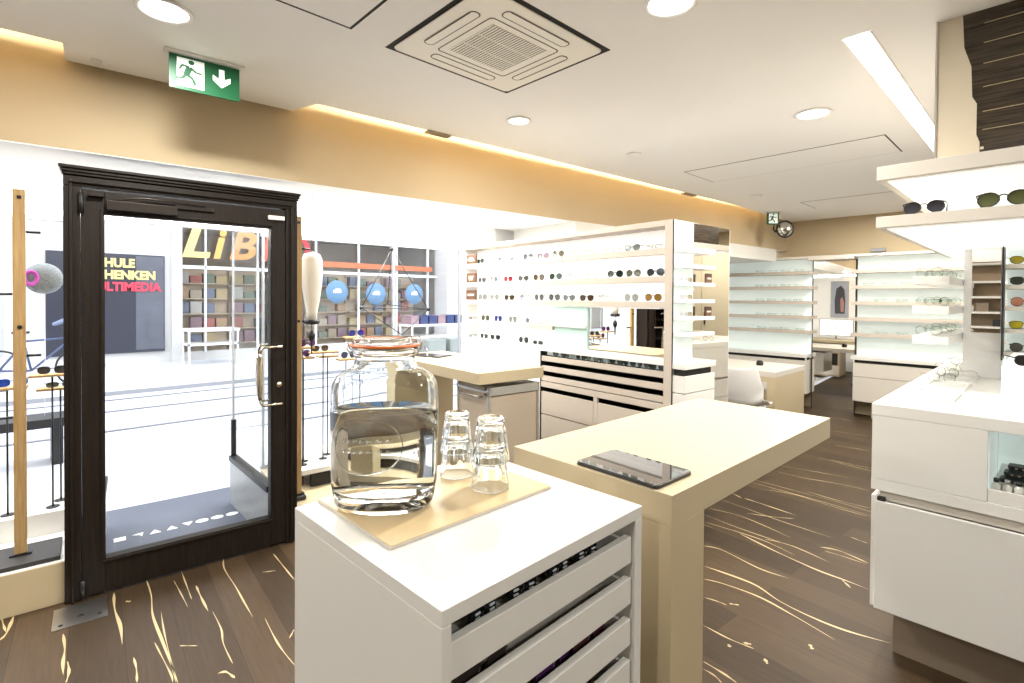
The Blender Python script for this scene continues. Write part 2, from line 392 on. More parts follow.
# ------------------------------------------------------------------ dark entrance door
D = bpy.data.objects.new('door_1', None); COL.objects.link(D); D.location = F0; D.rotation_euler.z = FR; struct(D)
m = MB()
m.box(-.214, -.035, 0, -.150, .10, 2.03).box(.800, -.035, 0, .868, .10, 2.03)
m.box(-.214, -.035, 2.03, .868, .10, 2.082)
m.box(-.190, -.05, 0, -.178, -.035, 2.04).box(.825, -.05, 0, .84, -.035, 2.04).box(-.19, -.05, 2.045, .84, -.035, 2.06)
m.box(-.218, -.046, 2.082, .872, .10, 2.095).box(-.224, -.054, 2.095, .876, .10, 2.110).box(-.230, -.064, 2.110, .880, .10, 2.126)
m.build('frame', DARKW, D, bevel=.004)
m = MB()
m.box(-.148, -.03, .012, -.057, .03, 2.02).box(.717, -.03, .012, .798, .03, 2.02)
m.box(-.057, -.03, .012, .717, .03, .178).box(-.057, -.03, 1.905, .717, .03, 2.02)
for a in ((-.075, -.038, .16, -.062, -.03, 1.93), (.722, -.038, .16, .735, -.03, 1.93), (-.075, -.038, .160, .735, -.03, .172), (-.075, -.038, 1.915, .735, -.03, 1.925)): m.box(*a)
leaf = m.build('leaf', DARKW, D, bevel=.003)
bx(-.058, -.004, .176, .718, .004, 1.907).build('pane', PANE, leaf)
h = MB()
for s_ in (-1,):
    h.tube([(.765, -.03, 1.205), (.765, -.075, 1.205), (.665, -.085, 1.205), (.650, -.085, 1.19), (.645, -.085, 1.16)], .008, 8)
    h.tube([(.765, -.03, .865), (.765, -.075, .865), (.665, -.085, .865), (.650, -.085, .88), (.645, -.085, .91)], .008, 8)
    h.tube([(.645, -.085, z) for z in (1.17, 1.15, 1.10, 1.035, .97, .92, .90)], [.010, .013, .016, .018, .016, .013, .010], 12)
h.build('handle', CHROME, leaf)
h = MB()
h.tube([(.765, .03, 1.205), (.765, .075, 1.205), (.685, .085, 1.205), (.675, .085, 1.16)], .008, 8)
h.tube([(.765, .03, .865), (.765, .075, .865), (.685, .085, .865), (.675, .085, .91)], .008, 8)
h.tube([(.675, .085, z) for z in (1.17, 1.10, 1.035, .97, .90)], [.010, .016, .018, .016, .010], 12)
h.build('handle', CHROME, leaf)
MB().lathe([(.0, 0), (.019, 0), (.017, .008), (0, .01)], 20).build('lock', CHROME, leaf)
lk = [c for c in COL.objects if c.name == 'lock'][0]; lk.location = (.765, -.03, .972); lk.rotation_euler.x = PI/2
m = MB().box(-.05, -.075, 1.925, .245, -.03, 1.972)
m.box(-.12, -.06, 1.985, -.06, -.032, 2.0).box(.24, -.045, 1.965, .42, -.032, 1.985).tube([(-.03, -.05, 1.975), (.1, -.055, 2.0), (.38, -.045, 1.995)], .006, 6)
m.build('door_closer', [mat('door_closer_brown_metal', (.03, .024, .019), .3, .5)], leaf, bevel=.004)
m = MB().tube([(-.146, -.045, 1.90), (-.146, -.045, 2.0)], .012, 10).tube([(-.146, -.045, .02), (-.146, -.045, .10)], .012, 10)
m.build('hinge', BLACK, D)
bx(.70, -.052, 1.955, .79, -.03, 1.98).build('alarm_contact', mat('white_plastic', (.8, .78, .72), .4), D, bevel=.003).data.update()
m = MB().box(0, 0, .0, .20, .20, .003).tube([(.03, .03, .003), (.03, .03, .005)], .008, 10, 1).tube([(.17, .04, .003), (.17, .04, .005)], .008, 10, 1).tube([(.10, .07, .003), (.10, .07, .0055)], .012, 10, 1)
tag(m.build('floor_plate', [STEEL, BLACK], loc=(.085, 3.05, .001), rotz=FR), 'square scratched steel floor plate under the door hinge', 'floor plate')

#PARTS2
# ------------------------------------------------------------------ ceiling fittings
def downlight(x, y, label, r=.085):
    t = thing('ceiling_downlight', label, 'ceiling light', (x, y, CZ), 0, None)
    MB().lathe([(r, 0), (r*1.18, -.003), (r*1.18, -.009), (r, -.011), (r*.96, -.006), (r*.96, 0)], 36, close=True).build('ring', CEIL, t)
    MB().lathe([(0, -.005), (r*.96, -.005), (r*.96, -.002), (0, -.002)], 36).build('diffuser', LEDW, t)
    return t
downlight(.41, 2.436, 'round glowing ceiling downlight nearest the green exit sign over the door')
downlight(2.285, 2.356, 'small round glowing ceiling downlight between air conditioner and tan wall', .065)
downlight(1.79, 1.023, 'round glowing ceiling downlight beside the right corner of the air conditioner')
downlight(3.461, 1.023, 'round glowing ceiling downlight between air conditioner and long light strip')
t = thing('linear_light', 'long recessed glowing strip light in the ceiling above the right counter', 'ceiling light', (3.8, .6, CZ))
boxes([(-1.22, -.055, -.004, 1.2, -.048, 0), (-1.22, .048, -.004, 1.2, .055, 0)]).build('trim', CEIL, t)
bx(-1.22, -.048, -.003, 1.2, .048, -.001).build('diffuser', mat('strip_diffuser', (1, .97, .93), .4, emit=3), t)
def disc(x, y, r, label, name='smoke_detector'):
    return tag(MB().lathe([(r, 0), (r, -.012), (r*.8, -.02), (0, -.022)], 28).build(name, CEIL, loc=(x, y, CZ)), label, 'ceiling disc')
disc(3.456, 2.274, .055, 'flat white ceiling disc nearer the air conditioner')
disc(5.75, 2.25, .07, 'flat white ceiling disc further off beyond the long hatch')

# air conditioning cassette: dark shadow gap, cream panel, four louvre slots, centre grille
def rrect(hx, hy, r, n=6):
    p = []
    for cx, cy, a in ((hx-r, hy-r, 0), (-hx+r, hy-r, 90), (-hx+r, -hy+r, 180), (hx-r, -hy+r, 270)):
        for k in range(n+1):
            t_ = R(a+90*k/n); p.append((cx+r*math.cos(t_), cy+r*math.sin(t_)))
    return p
def ringp(m, outer, inner, z0, z1, mi=0):
    n = len(outer); vs = [(x, y, z0) for x, y in outer] + [(x, y, z0) for x, y in inner] + [(x, y, z1) for x, y in outer] + [(x, y, z1) for x, y in inner]
    fs = []
    for i in range(n):
        j = (i+1) % n
        fs += [(i, n+i, n+j, j), (2*n+i, 2*n+j, 3*n+j, 3*n+i), (i, j, 2*n+j, 2*n+i), (n+i, 3*n+i, 3*n+j, n+j)]
    m.add(vs, fs, mi)
AC = thing('air_conditioner', 'square cream ceiling cassette air conditioner with centre grille', 'air conditioner', (1.565, 1.752, CZ), R(0)); AC.scale.z = .45
m = MB(); ringp(m, rrect(.374, .347, .002, 1), rrect(.34, .312, .002, 1), -.003, -.0005); m.build('shadow_gap', GAP, AC)
m = MB()
sl = [(0, .245, 0), (0, -.245, 0), (.265, 0, 1), (-.265, 0, 1)]
m.prism(rrect(.352, .325, .03), -.018, -.004)
m.build('panel', CASS, AC, bevel=.006)
for x, y, v in sl:
    q = MB(); hx, hy = (.19, .026) if not v else (.026, .175)
    q.T = Matrix.Translation((x, y, 0)); ringp(q, rrect(hx, hy, .022), rrect(hx-.005, hy-.005, .018), -.021, -.017, 1); q.prism(rrect(hx-.005, hy-.005, .018), -.0215, -.018, 0)
    q.T = Matrix.Translation((x, y, 0)); s_ = -1 if (x+y) > 0 else 1
    if v: q.box(-s_*.023-.004, -hy+.02, -.0225, -s_*.023+.004, hy-.02, -.0214, 1)
    else: q.box(-hx+.02, -s_*.023-.004, -.0225, hx-.02, -s_*.023+.004, -.0214, 1)
    q.build('louvre', [CASS, LINE], AC)
q = MB(); ringp(q, rrect(.205, .19, .02), rrect(.2, .185, .018), -.0205, -.018, 1)
q.box(-.165, -.15, -.0195, .165, .15, -.018, 1)
for k in range(22):
    x = -.160 + k*.0152; q.box(x-.0052, -.15, -.023, x+.0036, .15, -.0195, 0)
for y in (-.05, .05): q.box(-.165, y-.002, -.0235, .165, y+.002, -.0195, 0)
q.build('grille', [CASS, LINE], AC)
# access hatches: thin dark reveal lines round a flush panel
def hatch(x0, y0, x1, y1, label, rot=0, g=.009):
    t = thing('ceiling_hatch', label, 'ceiling hatch', ((x0+x1)/2, (y0+y1)/2, CZ), rot)
    hx, hy = (x1-x0)/2, (y1-y0)/2
    m = MB(); ringp(m, [(hx, hy), (-hx, hy), (-hx, -hy), (hx, -hy)], [(hx-g, hy-g), (-hx+g, hy-g), (-hx+g, -hy+g), (hx-g, -hy+g)], -.0015, -.0005)
    m.build('reveal', GAP, t); bx(-hx+g, -hy+g, -.003, hx-g, hy-g, -.0008).build('panel', CEIL, t)
hatch(4.25, .81, 4.82, 2.28, 'long flush ceiling hatch outlined by a thin dark reveal, mid ceiling', R(0))
hatch(6.5, .5, 7.05, 2.04, 'far flush ceiling hatch outlined by a dark reveal near the end wall')
hatch(.2, 1.25, 1.01, 2.06, 'ceiling hatch with dark reveal at top edge left of the air conditioner', 0, .014)
# little sensor and cove terminals
tag(MB().box(-.02, -.012, -.018, .02, .012, 0).box(-.008, -.008, -.026, .012, .008, -.018).build('ceiling_sensor', CEIL, loc=(.262, 3.18, CZ), bevel=.003), 'tiny white sensor on the ceiling edge left of the exit sign', 'sensor')
VENT = mat('vent_beige', (.42, .33, .22), .6)
def cove_vent(u, v, l, label):
    tag(boxes([(-l, -.03, -.012, l, .03, .0)]+[(-l+.01, -.024+.012*k, -.015, l-.01, -.02+.012*k, -.012) for k in range(4)]).build('air_vent', VENT, loc=fp(u, v, CZ), rotz=FR), label, 'vent')
cove_vent(1.74, -.225, .09, 'beige vent strip at the ceiling edge above the window')
cove_vent(4.85, -.20, .11, 'beige vent strip at the ceiling edge above the display wall')

def exit_sign(loc, rot, wd, ht, label, arrow=True):
    t = thing('exit_sign', label, 'exit sign', loc, rot)
    bx(-wd/2-.02, -.03, -.012, wd/2+.02, .03, 0).build('mount', CEIL, t, bevel=.003)
    m = MB().box(-wd/2, -.006, -.015-ht, wd/2, .006, -.015, 0)
    m.build('panel', GREEN, t)
    s = ht/.155; q = MB(); ox = 0 if arrow else .062
    def P(pts, mi=0, y=-.0075):
        q.prismy([(x*s+ox, -.015*s-.14*s+z*s) for x, z in pts], y, y+.001, mi)
    P([(-.115, .0), (-.005, .0), (-.005, .13), (-.115, .13)][::1])
    q.build('doorway_symbol', SIGNW, t)
    q = MB()
    def rot2(pts): return pts
    y = -.0095
    # running figure
    hy_ = -.155+.004; k_ = .88
    q.T = Matrix.Identity(4)
    def bar(a, b, w0):
        ax, az = a; bx_, bz = b; dx, dz = bx_-ax, bz-az; l = math.hypot(dx, dz); nx, nz = -dz/l*w0/2, dx/l*w0/2
        q.prismy([(p[0]*s-.02*s+ox, hy_*s+p[1]*s*k_) for p in ((ax+nx, az+nz), (bx_+nx, bz+nz), (bx_-nx, bz-nz), (ax-nx, az-nz))], y, y+.0012)
    bar((-.045, .098), (-.058, .058), .026); bar((-.058, .06), (-.032, .042), .014); bar((-.032, .042), (-.022, .012), .013)
    bar((-.058, .062), (-.074, .036), .014); bar((-.074, .036), (-.105, .034), .011)
    bar((-.045, .1), (-.075, .105), .010); bar((-.075, .105), (-.085, .08), .009); bar((-.042, .1), (-.018, .078), .010); bar((-.018, .078), (.004, .078), .009)
    c = [(-.038+.012*math.cos(k*PI/8), .126+.012*math.sin(k*PI/8)) for k in range(16)]
    q.prismy([(p[0]*s-.02*s+ox, hy_*s+p[1]*s*k_) for p in c], y, y+.0012)
    q.build('running_figure_symbol', GREEN, t)
    if arrow:
        q = MB()
        q.prismy([(x*s, -.155*s+z*s) for x, z in ((.056, .118), (.056, .072), (.03, .086), (.03, .062), (.068, .03), (.106, .062), (.106, .086), (.08, .072), (.08, .118))], -.0075, -.0065)
        q.build('arrow_symbol', SIGNW, t)
    return t
exit_sign((.635, 2.80, CZ), FR, .29, .155, 'green exit sign with running figure and down arrow over the door')
es = exit_sign((6.95, 2.50, CZ), R(-50), .145, .15, 'small green exit sign with running figure in the far ceiling corner', False)
t = thing('security_mirror', 'round convex mirror with black rim in the far ceiling corner', 'mirror', (7.15, 2.42, 2.42), R(-50))
m = MB(); m.T = Matrix.Rotation(PI/2, 4, 'X')
m.tube([(.10*math.cos(k*PI/16), .10*math.sin(k*PI/16), 0) for k in range(32)], .014, 8, closed=True); m.build('rim', BLACK, t)
m = MB(); m.T = Matrix.Rotation(PI/2, 4, 'X'); m.lathe([(.098, 0), (.09, .012), (.06, .026), (.03, .032), (0, .034)], 32); m.build('face', mat('convex_face', (.6, .58, .53), .15, 1), t)
m = MB().tube([(-.10, .02, -.04), (-.13, .03, .0), (-.11, .03, .21)], .012, 8).tube([(0, .01, 0), (-.05, .03, .02), (-.11, .03, .1)], .01, 8); m.build('bracket', BLACK, t)

# ------------------------------------------------------------------ eyewear
_ec = {}
def lens_shape(kind, n=20):
    w_, h_ = {'way': (.026, .020), 'round': (.024, .0235), 'avi': (.027, .024), 'slim': (.026, .014), 'cat': (.027, .02)}[kind]
    pts = []
    for k in range(n):
        t_ = 2*PI*k/n; c, s_ = math.cos(t_), math.sin(t_); e = {'way': 3.0, 'slim': 3.2}.get(kind, 2.1)
        x = w_*math.copysign(abs(c)**(2/e), c); z = h_*math.copysign(abs(s_)**(2/e), s_)
        if kind in ('way', 'cat', 'avi') and s_ < 0: x *= 1-.18*abs(s_); 
        if kind in ('cat',) and s_ > 0 and c > 0: z += .004*c
        if kind == 'avi' and s_ < 0 and c < 0: z *= .85
        pts.append((x, z))
    return pts, w_, h_
def lens_col(c, metal=0, a=1):
    key = ('L', c, a)
    if key not in _ec:
        if a < .5: _ec[key] = glass('clear_demo_lens', (c[0], c[1], c[2]))
        else: _ec[key] = mat('tinted_lens', c, .06, 0, spec=.6)
    return _ec[key]
def frame_col(c, rough=.3, metal=0):
    key = ('F', c, metal)
    if key not in _ec: _ec[key] = mat('spectacle_frame', c, rough, metal)
    return _ec[key]
def eyewear_mesh(kind, fc, lc, clear=False, fr=.0016, n=16, folded=False):
    key = ('M', kind, fc, lc, clear, fr, folded)
    if key in _ec: return _ec[key]
    m = MB(); pts, w_, h_ = lens_shape(kind, n); cx = w_+.0085; zc = h_+fr
    for s_ in (-1, 1):
        P = [(s_*(cx + x), -.001+abs(x+cx)**2*.9, zc+z) for x, z in pts]
        m.add(P + [(p[0], p[1]+.002, p[2]) for p in P], [tuple(range(n)) if s_ < 0 else tuple(range(n))[::-1], tuple(range(n, 2*n))], 1)
        m.tube(P, fr, 5, 0, closed=True)
        hx = s_*(cx+w_); yb = (cx+w_)**2*.9
        e = [(hx, yb, zc+h_*.55), (hx+s_*.004, yb+.006, zc+h_*.55), (hx+s_*.003, yb+.09, zc+h_*.55), (hx, yb+.125, zc+h_*.15), (hx, yb+.135, zc-h_*.3)]
        if folded: e = [(hx, yb, zc+h_*.5), (hx+s_*.002, yb+.008, zc+h_*.5), (hx-s_*.05, yb+.014+.004*s_, zc+h_*.45), (hx-s_*.11, yb+.012+.004*s_, zc)]
        m.tube(e, fr*.95, 5, 0)
    m.tube([(-.0095, 0, zc+h_*.35), (0, -.002, zc+h_*.5), (.0095, 0, zc+h_*.35)], fr*1.1, 5, 0)
    ob = m.build('tmp', [frame_col(fc), lens_col(lc, a=.2 if clear else 1)]); me = ob.data; bpy.data.objects.remove(ob)
    _ec[key] = me
    return me
def eyewear(loc, rot, label, kind='round', fc=(.03, .025, .02), lc=(.03, .04, .03), clear=False, fr=.0016, group=None, name='sunglasses', folded=False, parent_rot=None):
    o = bpy.data.objects.new(name if not clear else 'spectacles', eyewear_mesh(kind, fc, lc, clear, fr, folded=folded)); COL.objects.link(o)
    o.location = loc; o.rotation_euler.z = rot
    return tag(o, label, 'sunglasses' if not clear else 'glasses', group)
def big_eyewear(loc, rot, label, fc, lc, kind='avi', grad=True, sc=1):
    # nearest pairs: frame, lenses and temples as parts
    t = thing('sunglasses', label, 'sunglasses', loc, rot); t.scale = (sc,)*3
    n = 32; pts, w_, h_ = lens_shape(kind, n); cx = w_+.009; fr = .0022; zc = h_+fr
    lm = bpy.data.materials.new('gradient_lens'); lm.use_nodes = True; nt = lm.node_tree; p = nt.nodes['Principled BSDF']
    tc = nt.nodes.new('ShaderNodeTexCoord'); sx = nt.nodes.new('ShaderNodeSeparateXYZ'); mr = nt.nodes.new('ShaderNodeMapRange'); mx = nt.nodes.new('ShaderNodeMix'); mx.data_type = 'RGBA'
    mr.inputs['From Min'].default_value = zc-h_; mr.inputs['From Max'].default_value = zc+h_
    mx.inputs['A'].default_value = (*[min(1, c*2.2+.015) for c in lc], 1); mx.inputs['B'].default_value = (*lc, 1)
    nt.links.new(tc.outputs['Object'], sx.inputs[0]); nt.links.new(sx.outputs['Z'], mr.inputs['Value']); nt.links.new(mr.outputs[0], mx.inputs['Factor']); nt.links.new(mx.outputs['Result'], p.inputs['Base Color'])
    p.inputs['Roughness'].default_value = .06
    fm = MB()
    for s_ in (-1, 1):
        P = [(s_*(cx + x), -.001+abs(x+cx)**2*.9, zc+z) for x, z in pts]
        l_ = MB().add(P + [(q[0], q[1]+.002, q[2]) for q in P], [tuple(range(n)) if s_ < 0 else tuple(range(n))[::-1], tuple(range(n, 2*n))]); l_.build('lens', lm, t)
        fm.tube(P, fr, 6, 0, closed=True)
        fm.tube([(s_*(cx+w_*.5), (cx+w_*.5)**2*.9-.001, zc+h_*.93), (s_*(cx+w_*1.03), (cx+w_)**2*.9, zc+h_*.72), (s_*(cx+w_*1.12), (cx+w_)**2*.9+.002, zc+h_*.75)], [.0018, .003, .002], 6)
        hx = s_*(cx+w_*1.1); yb = (cx+w_)**2*.9
        MB().tube([(hx, yb, zc+h_*.68), (hx+s_*.002, yb+.05, zc+h_*.68), (hx, yb+.1, zc+h_*.5), (hx-s_*.003, yb+.13, zc-h_*.2)], [.0018, .0016, .002, .0028], 6).build('temple', frame_col(fc), t)
    fm.tube([(-.0105, 0, zc+h_*.45), (-.004, -.002, zc+h_*.62), (.004, -.002, zc+h_*.62), (.0105, 0, zc+h_*.45)], .0022, 6)
    fm.build('frame', frame_col(fc), t)
    return t
CLEARF = (.62, .60, .55); PALE = (.75, .78, .74)

# ------------------------------------------------------------------ display wall
DX, DY = 2.816, 1.577
DW = thing('display_wall', 'tall backlit white eyewear display wall with shelves, drawers and mirrored end', 'display unit', (DX, DY, 0), FR)
def dl(x, y, z=0):
    return Vector((DX + x*cfa - y*sfa, DY + x*sfa + y*cfa, z))
L_ = 2.27
boxes([(0, 0, .2, .30, .056, 1.98), (0, .056, 1.945, .17, L_, 1.98)]).build('frame', SHELFM, DW, bevel=.002)
bx(0, L_-.03, 1.13, .17, L_, 1.944).build('side_panel', WHITE2, DW)
boxes([(.155, .056, 1.45, .17, L_, 1.945), (.155, 1.04, 1.135, .17, L_, 1.45)]).build('back_panel', GLOW, DW)
bx(.02, .70, 1.14, .17, 1.035, 1.44).build('frosted_panel', FROST, DW)
bx(.028, .056, 1.145, .034, .685, 1.44).build('mirror', MIRROR, DW)
for zt, y0, y1 in ((1.812, .056, L_-.05), (1.642, .056, L_-.05), (1.485, .056, L_-.05), (1.30, 1.04, L_-.05)):
    sh = bx(0, y0, zt-.038, .155, y1, zt).build('shelf', SHELFM, DW, bevel=.001)
    bx(.03, y0+.01, zt-.041, .15, y1-.01, zt-.038).build('shelf_light', GLOW, sh)
bx(.06, .06, 1.0615, .065, 1.155, 1.097).build('tray_back', GLOW2, DW)  # glowing back added to lighten the open tray
bx(-.004, .70, 1.292, .02, 1.035, 1.31).build('shelf', WHITE2, DW)
# worktop, glass trays and drawers
bx(-.006, .052, 1.098, .30, 1.17, 1.14).build('worktop', WHITE2, DW, bevel=.002)
bx(0, 1.17, 0, .30, L_, 1.135).build('lower_panel', mat('white_lower_panel', (.88, .87, .84), .5), DW)
boxes([(.27, .056, .20, .30, 1.16, 1.098), (0, 1.16, 0.2, .27, 1.17, 1.098)]).build('drawer_carcass', GAP, DW)
def drw(y0, y1, z0, z1, tray=True):
    d = bx(.004, y0, z0, .022, y1, z1).build('drawer', SHELFM, DW, bevel=.001)
    if tray: bx(.022, y0, z0, .27, y1, z0+.008).build('drawer_tray', GAP, d)
for z0, z1 in ((1.021, 1.060), (.945, .985), (.870, .908)): drw(.060, 1.158, z0, z1)
bx(.002, .058, .822, .03, 1.16, .864).build('rail', SHELFM, DW)
for y0, y1 in ((.060, .585), (.625, 1.158)):
    drw(y0, y1, .615, .785, False); drw(y0, y1, .42, .608, False); drw(y0, y1, .21, .412, False)
bx(.004, .587, .21, .022, .622, .82).build('divider', SHELFM, DW)
bx(.06, .12, 0, .50, 1.16, .25).build('plinth', SANDD, DW)
# end facing the room: white column, shelves, mirror
boxes([(.0, -.003, .2, .008, .0, 1.98)]).build('edge_strip', BLACK, DW)
bx(.30, .004, .25, .655, .30, 1.976).build('core', mat('grey_core', (.5, .48, .44), .6), DW)
bx(.012, -.004, 1.11, .215, .0, 1.976).build('end_panel', GLOW2, DW)
for z in (1.795, 1.697, 1.592, 1.49, 1.386, 1.29):
    th = .03 if z > 1.75 else .022
    bx(.006, -.085, z-th/2, .335, -.004, z+th/2).build('end_shelf', WHITE2, DW, bevel=.002)
bx(.004, -.09, 1.085, .345, -.0, 1.12).build('end_worktop', WHITE, DW, bevel=.002)
for z0, z1 in ((.945, 1.045), (.60, .94), (.21, .595)):
    bx(.006, -.085, z0, .34, -.004, z1).build('end_drawer', WHITE, DW, bevel=.002)
bx(.02, -.07, 1.045, .32, -.004, 1.085).build('end_gap', GAP, DW)
m = MB().box(.218, -.003, 1.12, .655, .003, 1.976).box(.348, -.003, .26, .655, .003, 1.12); m.build('end_mirror', MIRROR, DW)
# plaques standing at the left end of the three upper shelves
PM = mat('pale_plaque_mark', (.75, .62, .48), .5)
for k, (z, what) in enumerate(((1.812, 'topmost'), (1.642, 'second'), (1.485, 'third'))):
    t = thing('brand_plaque', 'brown rectangular plaque at the left end of the %s display wall shelf' % what, 'plaque', dl(.02, 2.14, z), FR)
    bx(-.008, -.075, 0, .008, .075, .088).build('board', BROWN, t, bevel=.002)
    q = MB(); q.T = Matrix.Translation((-.009, 0, .044)) @ Matrix.Rotation(-PI/2, 4, 'Z')
    if k == 0:
        q.prismy([(.045*math.cos(a_*PI/10), .018*math.sin(a_*PI/10)) for a_ in range(20)], 0, .001); q.prismy([(-.06, -.008), (.055, -.016), (.06, -.010), (-.055, -.002)], -.001, 0)
    elif k == 1:
        q.prismy([(-.04, .02), (-.03, .02), (-.018, -.005), (-.004, .02), (.004, .02), (.018, -.005), (.03, .02), (.04, .02), (.022, -.025), (.014, -.025), (0, 0), (-.014, -.025), (-.022, -.025)], 0, .001)
    else:
        q.box(-.05, 0, -.008, .05, .001, .010)
    q.build('emblem', PM, t)
# eyewear on the display wall, left to right as one faces it
def pxv(px):   # place along the wall for a bearing
    b = TH - math.atan((px-512)/515.7); dx, dy = math.cos(b), math.sin(b)
    # intersect ray from eye with wall face line x_local = .06
    p0 = dl(.035, 0); d = dl(.035, 1)-p0
    den = dx*d.y - dy*d.x
    return (p0.x*dy - p0.y*dx)/den if abs(den) > 1e-9 else 0
dk, gy, gn, br_ = (.02, .02, .022), (.16, .17, .17), (.035, .05, .035), (.10, .05, .025)
rows = [
 (1.812, 'topmost', [(158, 'way', gn), (199, 'round', (.3, .32, .32)), (243, 'way', 'c', (.7, .68, .4)), (292, 'slim', 'c', (.8, .76, .45)), (345, 'round', (.14, .15, .17)), (404, 'way', (.25, .17, .22)), (463, 'avi', (.09, .075, .03)), (523, 'round', 'c', (.45, .45, .42)), (593, 'way', 'c', (.55, .55, .52)), (678, 'slim', 'c', (.42, .44, .4)), (754, 'cat', (.20, .24, .23)), (840, 'slim', 'c', (.35, .35, .33))]),
 (1.642, 'second highest', [(164, 'way', (.08, .08, .08)), (211, 'round', 'c', (.62, .62, .58)), (267, 'way', (.30, .02, .03)), (327, 'cat', (.08, .08, .07)), (388, 'round', (.12, .08, .03)), (454, 'avi', (.04, .07, .05)), (528, 'round', 'c', (.6, .62, .6)), (598, 'round', 'c', (.5, .55, .62)), (688, 'avi', (.015, .035, .028)), (760, 'avi', (.11, .12, .08)), (847, 'avi', (.03, .045, .055))]),
 (1.485, 'third highest', [(167, 'round', (.22, .24, .23)), (214, 'round', (.26, .27, .25)), (272, 'way', (.055, .04, .015)), (333, 'round', 'c', (.30, .26, .18)), (390, 'round', (.12, .13, .13)), (450, 'round', (.10, .11, .11)), (507, 'cat', (.19, .21, .21)), (577, 'way', (.07, .045, .03)), (651, 'round', 'c', (.45, .46, .44)), (753, 'round', (.38, .40, .38)), (839, 'avi', (.30, .17, .035))]),
 (1.30, 'fourth highest', [(130, 'slim', 'c', (.5, .5, .46)), (179, 'round', (.09, .09, .06)), (229, 'round', (.03, .04, .22)), (287, 'round', (.24, .25, .24)), (355, 'cat', 'c', (.35, .35, .3)), (412, 'slim', 'c', (.35, .33, .28))]),
 (1.137, 'lowest', [(129, 'slim', 'c', (.25, .25, .23)), (174, 'cat', (.06, .06, .05)), (218, 'cat', (.03, .03, .03)), (268, 'slim', 'c', (.4, .4, .37)), (330, 'round', (.04, .045, .035)), (386, 'slim', (.06, .06, .05))]),
]
def cname(c):
    r_, g_, b_ = c; mx_, mn = max(c), min(c)
    if mx_ < .05: return 'black'
    if r_ > 2.5*g_: return 'red'
    if b_ > 2.5*r_: return 'blue'
    if r_ > 1.5*b_ and mx_ > .25: return 'amber'
    if r_ > 1.4*b_: return 'brown'
    if g_ > 1.2*r_: return 'dark green'
    if mx_ > .25: return 'pale grey'
    return 'grey'
for z, wh, its in rows:
    for i, it in enumerate(its):
        px = 440 + it[0]/3.938; cl = it[2] == 'c'; c = it[3] if cl else it[2]
        v = pxv(px)
        lab = '%s %s on the %s display wall shelf, %s from left' % ('clear-lens' if cl else cname(c)+'-lens', 'glasses' if cl else 'sunglasses', wh, ORD[i])
        rt = FR-PI/2 + random.uniform(-.12, .12)
        eyewear(dl(.035, v, z+.0005), rt, lab, it[1], fc=tuple(min(.5, x*.5) for x in c) if not cl else tuple(x*.6 for x in c), lc=tuple(x*.65 for x in c) if not cl else (.9, .92, .9), clear=cl, fr=.0018, group='eyewear on the %s display wall shelf' % wh)
# eyewear lying in the glass tray under the worktop
for i in range(9):
    v = .12 + i*.108
    eyewear(dl(.03, v, 1.0605), FR-PI/2+random.uniform(-.3, .3), 'folded glasses in the open tray under the display worktop, %s from the right' % ORD[i], random.choice(['way', 'round', 'avi']), fc=(.05, .06, .05), lc=random.choice([(.05, .07, .06), (.2, .26, .23), (.09, .10, .10)]), group='glasses in the display tray', folded=True)
for i, z in enumerate((1.603, 1.501, 1.397)):
    for j, x in enumerate((.075,)):
        eyewear(dl(x, -.05, z+.0005), FR, 'clear-lens glasses on the display wall end shelf %s' % ('level with the upper brown plaque', 'between the two brown plaques', 'level with the lower brown plaque')[i], 'slim', fc=(.6, .6, .58), lc=(.92, .94, .92), clear=True, fr=.0012)
#PARTS3
# plaques on the end shelves
for k, z in enumerate((1.603, 1.397)):
    t = thing('brand_plaque', 'dark brown plaque on the %s end shelf of the display wall' % ('upper', 'lower')[k], 'plaque', dl(.295, -.06, z), FR)
    bx(-.035, -.005, 0, .035, .005, .06).build('board', BROWN, t, bevel=.001)
    bx(-.02, -.0065, .025, .025, -.005, .034).build('emblem', PM, t)
# ------------------------------------------------------------------ foreground drawer cabinet
CZT = 1.08
CA = R(1.6)
CB = thing('drawer_cabinet', 'white cabinet with open drawers in the foreground carrying the water jar', 'cabinet', (.4055, .5595, 0), CA)
W_, D_ = .509, .48
boxes([(0, 0, 0, .017, D_, CZT-.024), (W_-.024, 0, 0, W_, D_, CZT-.024), (.017, D_-.02, 0, W_-.024, D_, CZT-.024), (0, 0, CZT-.024, W_, D_, CZT)]).build('body', WHITE, CB, bevel=.0015)
for k in range(10):
    zt = 1.024 - .0832*k
    if zt < .2: break
    d = bx(.0195, .006, zt-.053, W_-.030, .022, zt).build('drawer', WHITE, CB, bevel=.0015)
    bx(.023, .022, zt-.055, W_-.034, .46, zt-.046).build('drawer_tray', FABR, d)
    bx(W_-.040, .022, zt-.046, W_-.032, .46, zt-.008).build('drawer_side', WHITE, d); bx(.021, .022, zt-.046, .029, .46, zt-.008).build('drawer_side', WHITE, d)
bx(.018, .01, .08, W_-.024, .03, .19).build('plinth', SANDD, CB)
def cab(x, y, z=0): return Vector((.4055 + x*math.cos(CA) - y*math.sin(CA), .5595 + x*math.sin(CA) + y*math.cos(CA), z))
WMARK = mat('pale_print', (.65, .68, .72), .5)
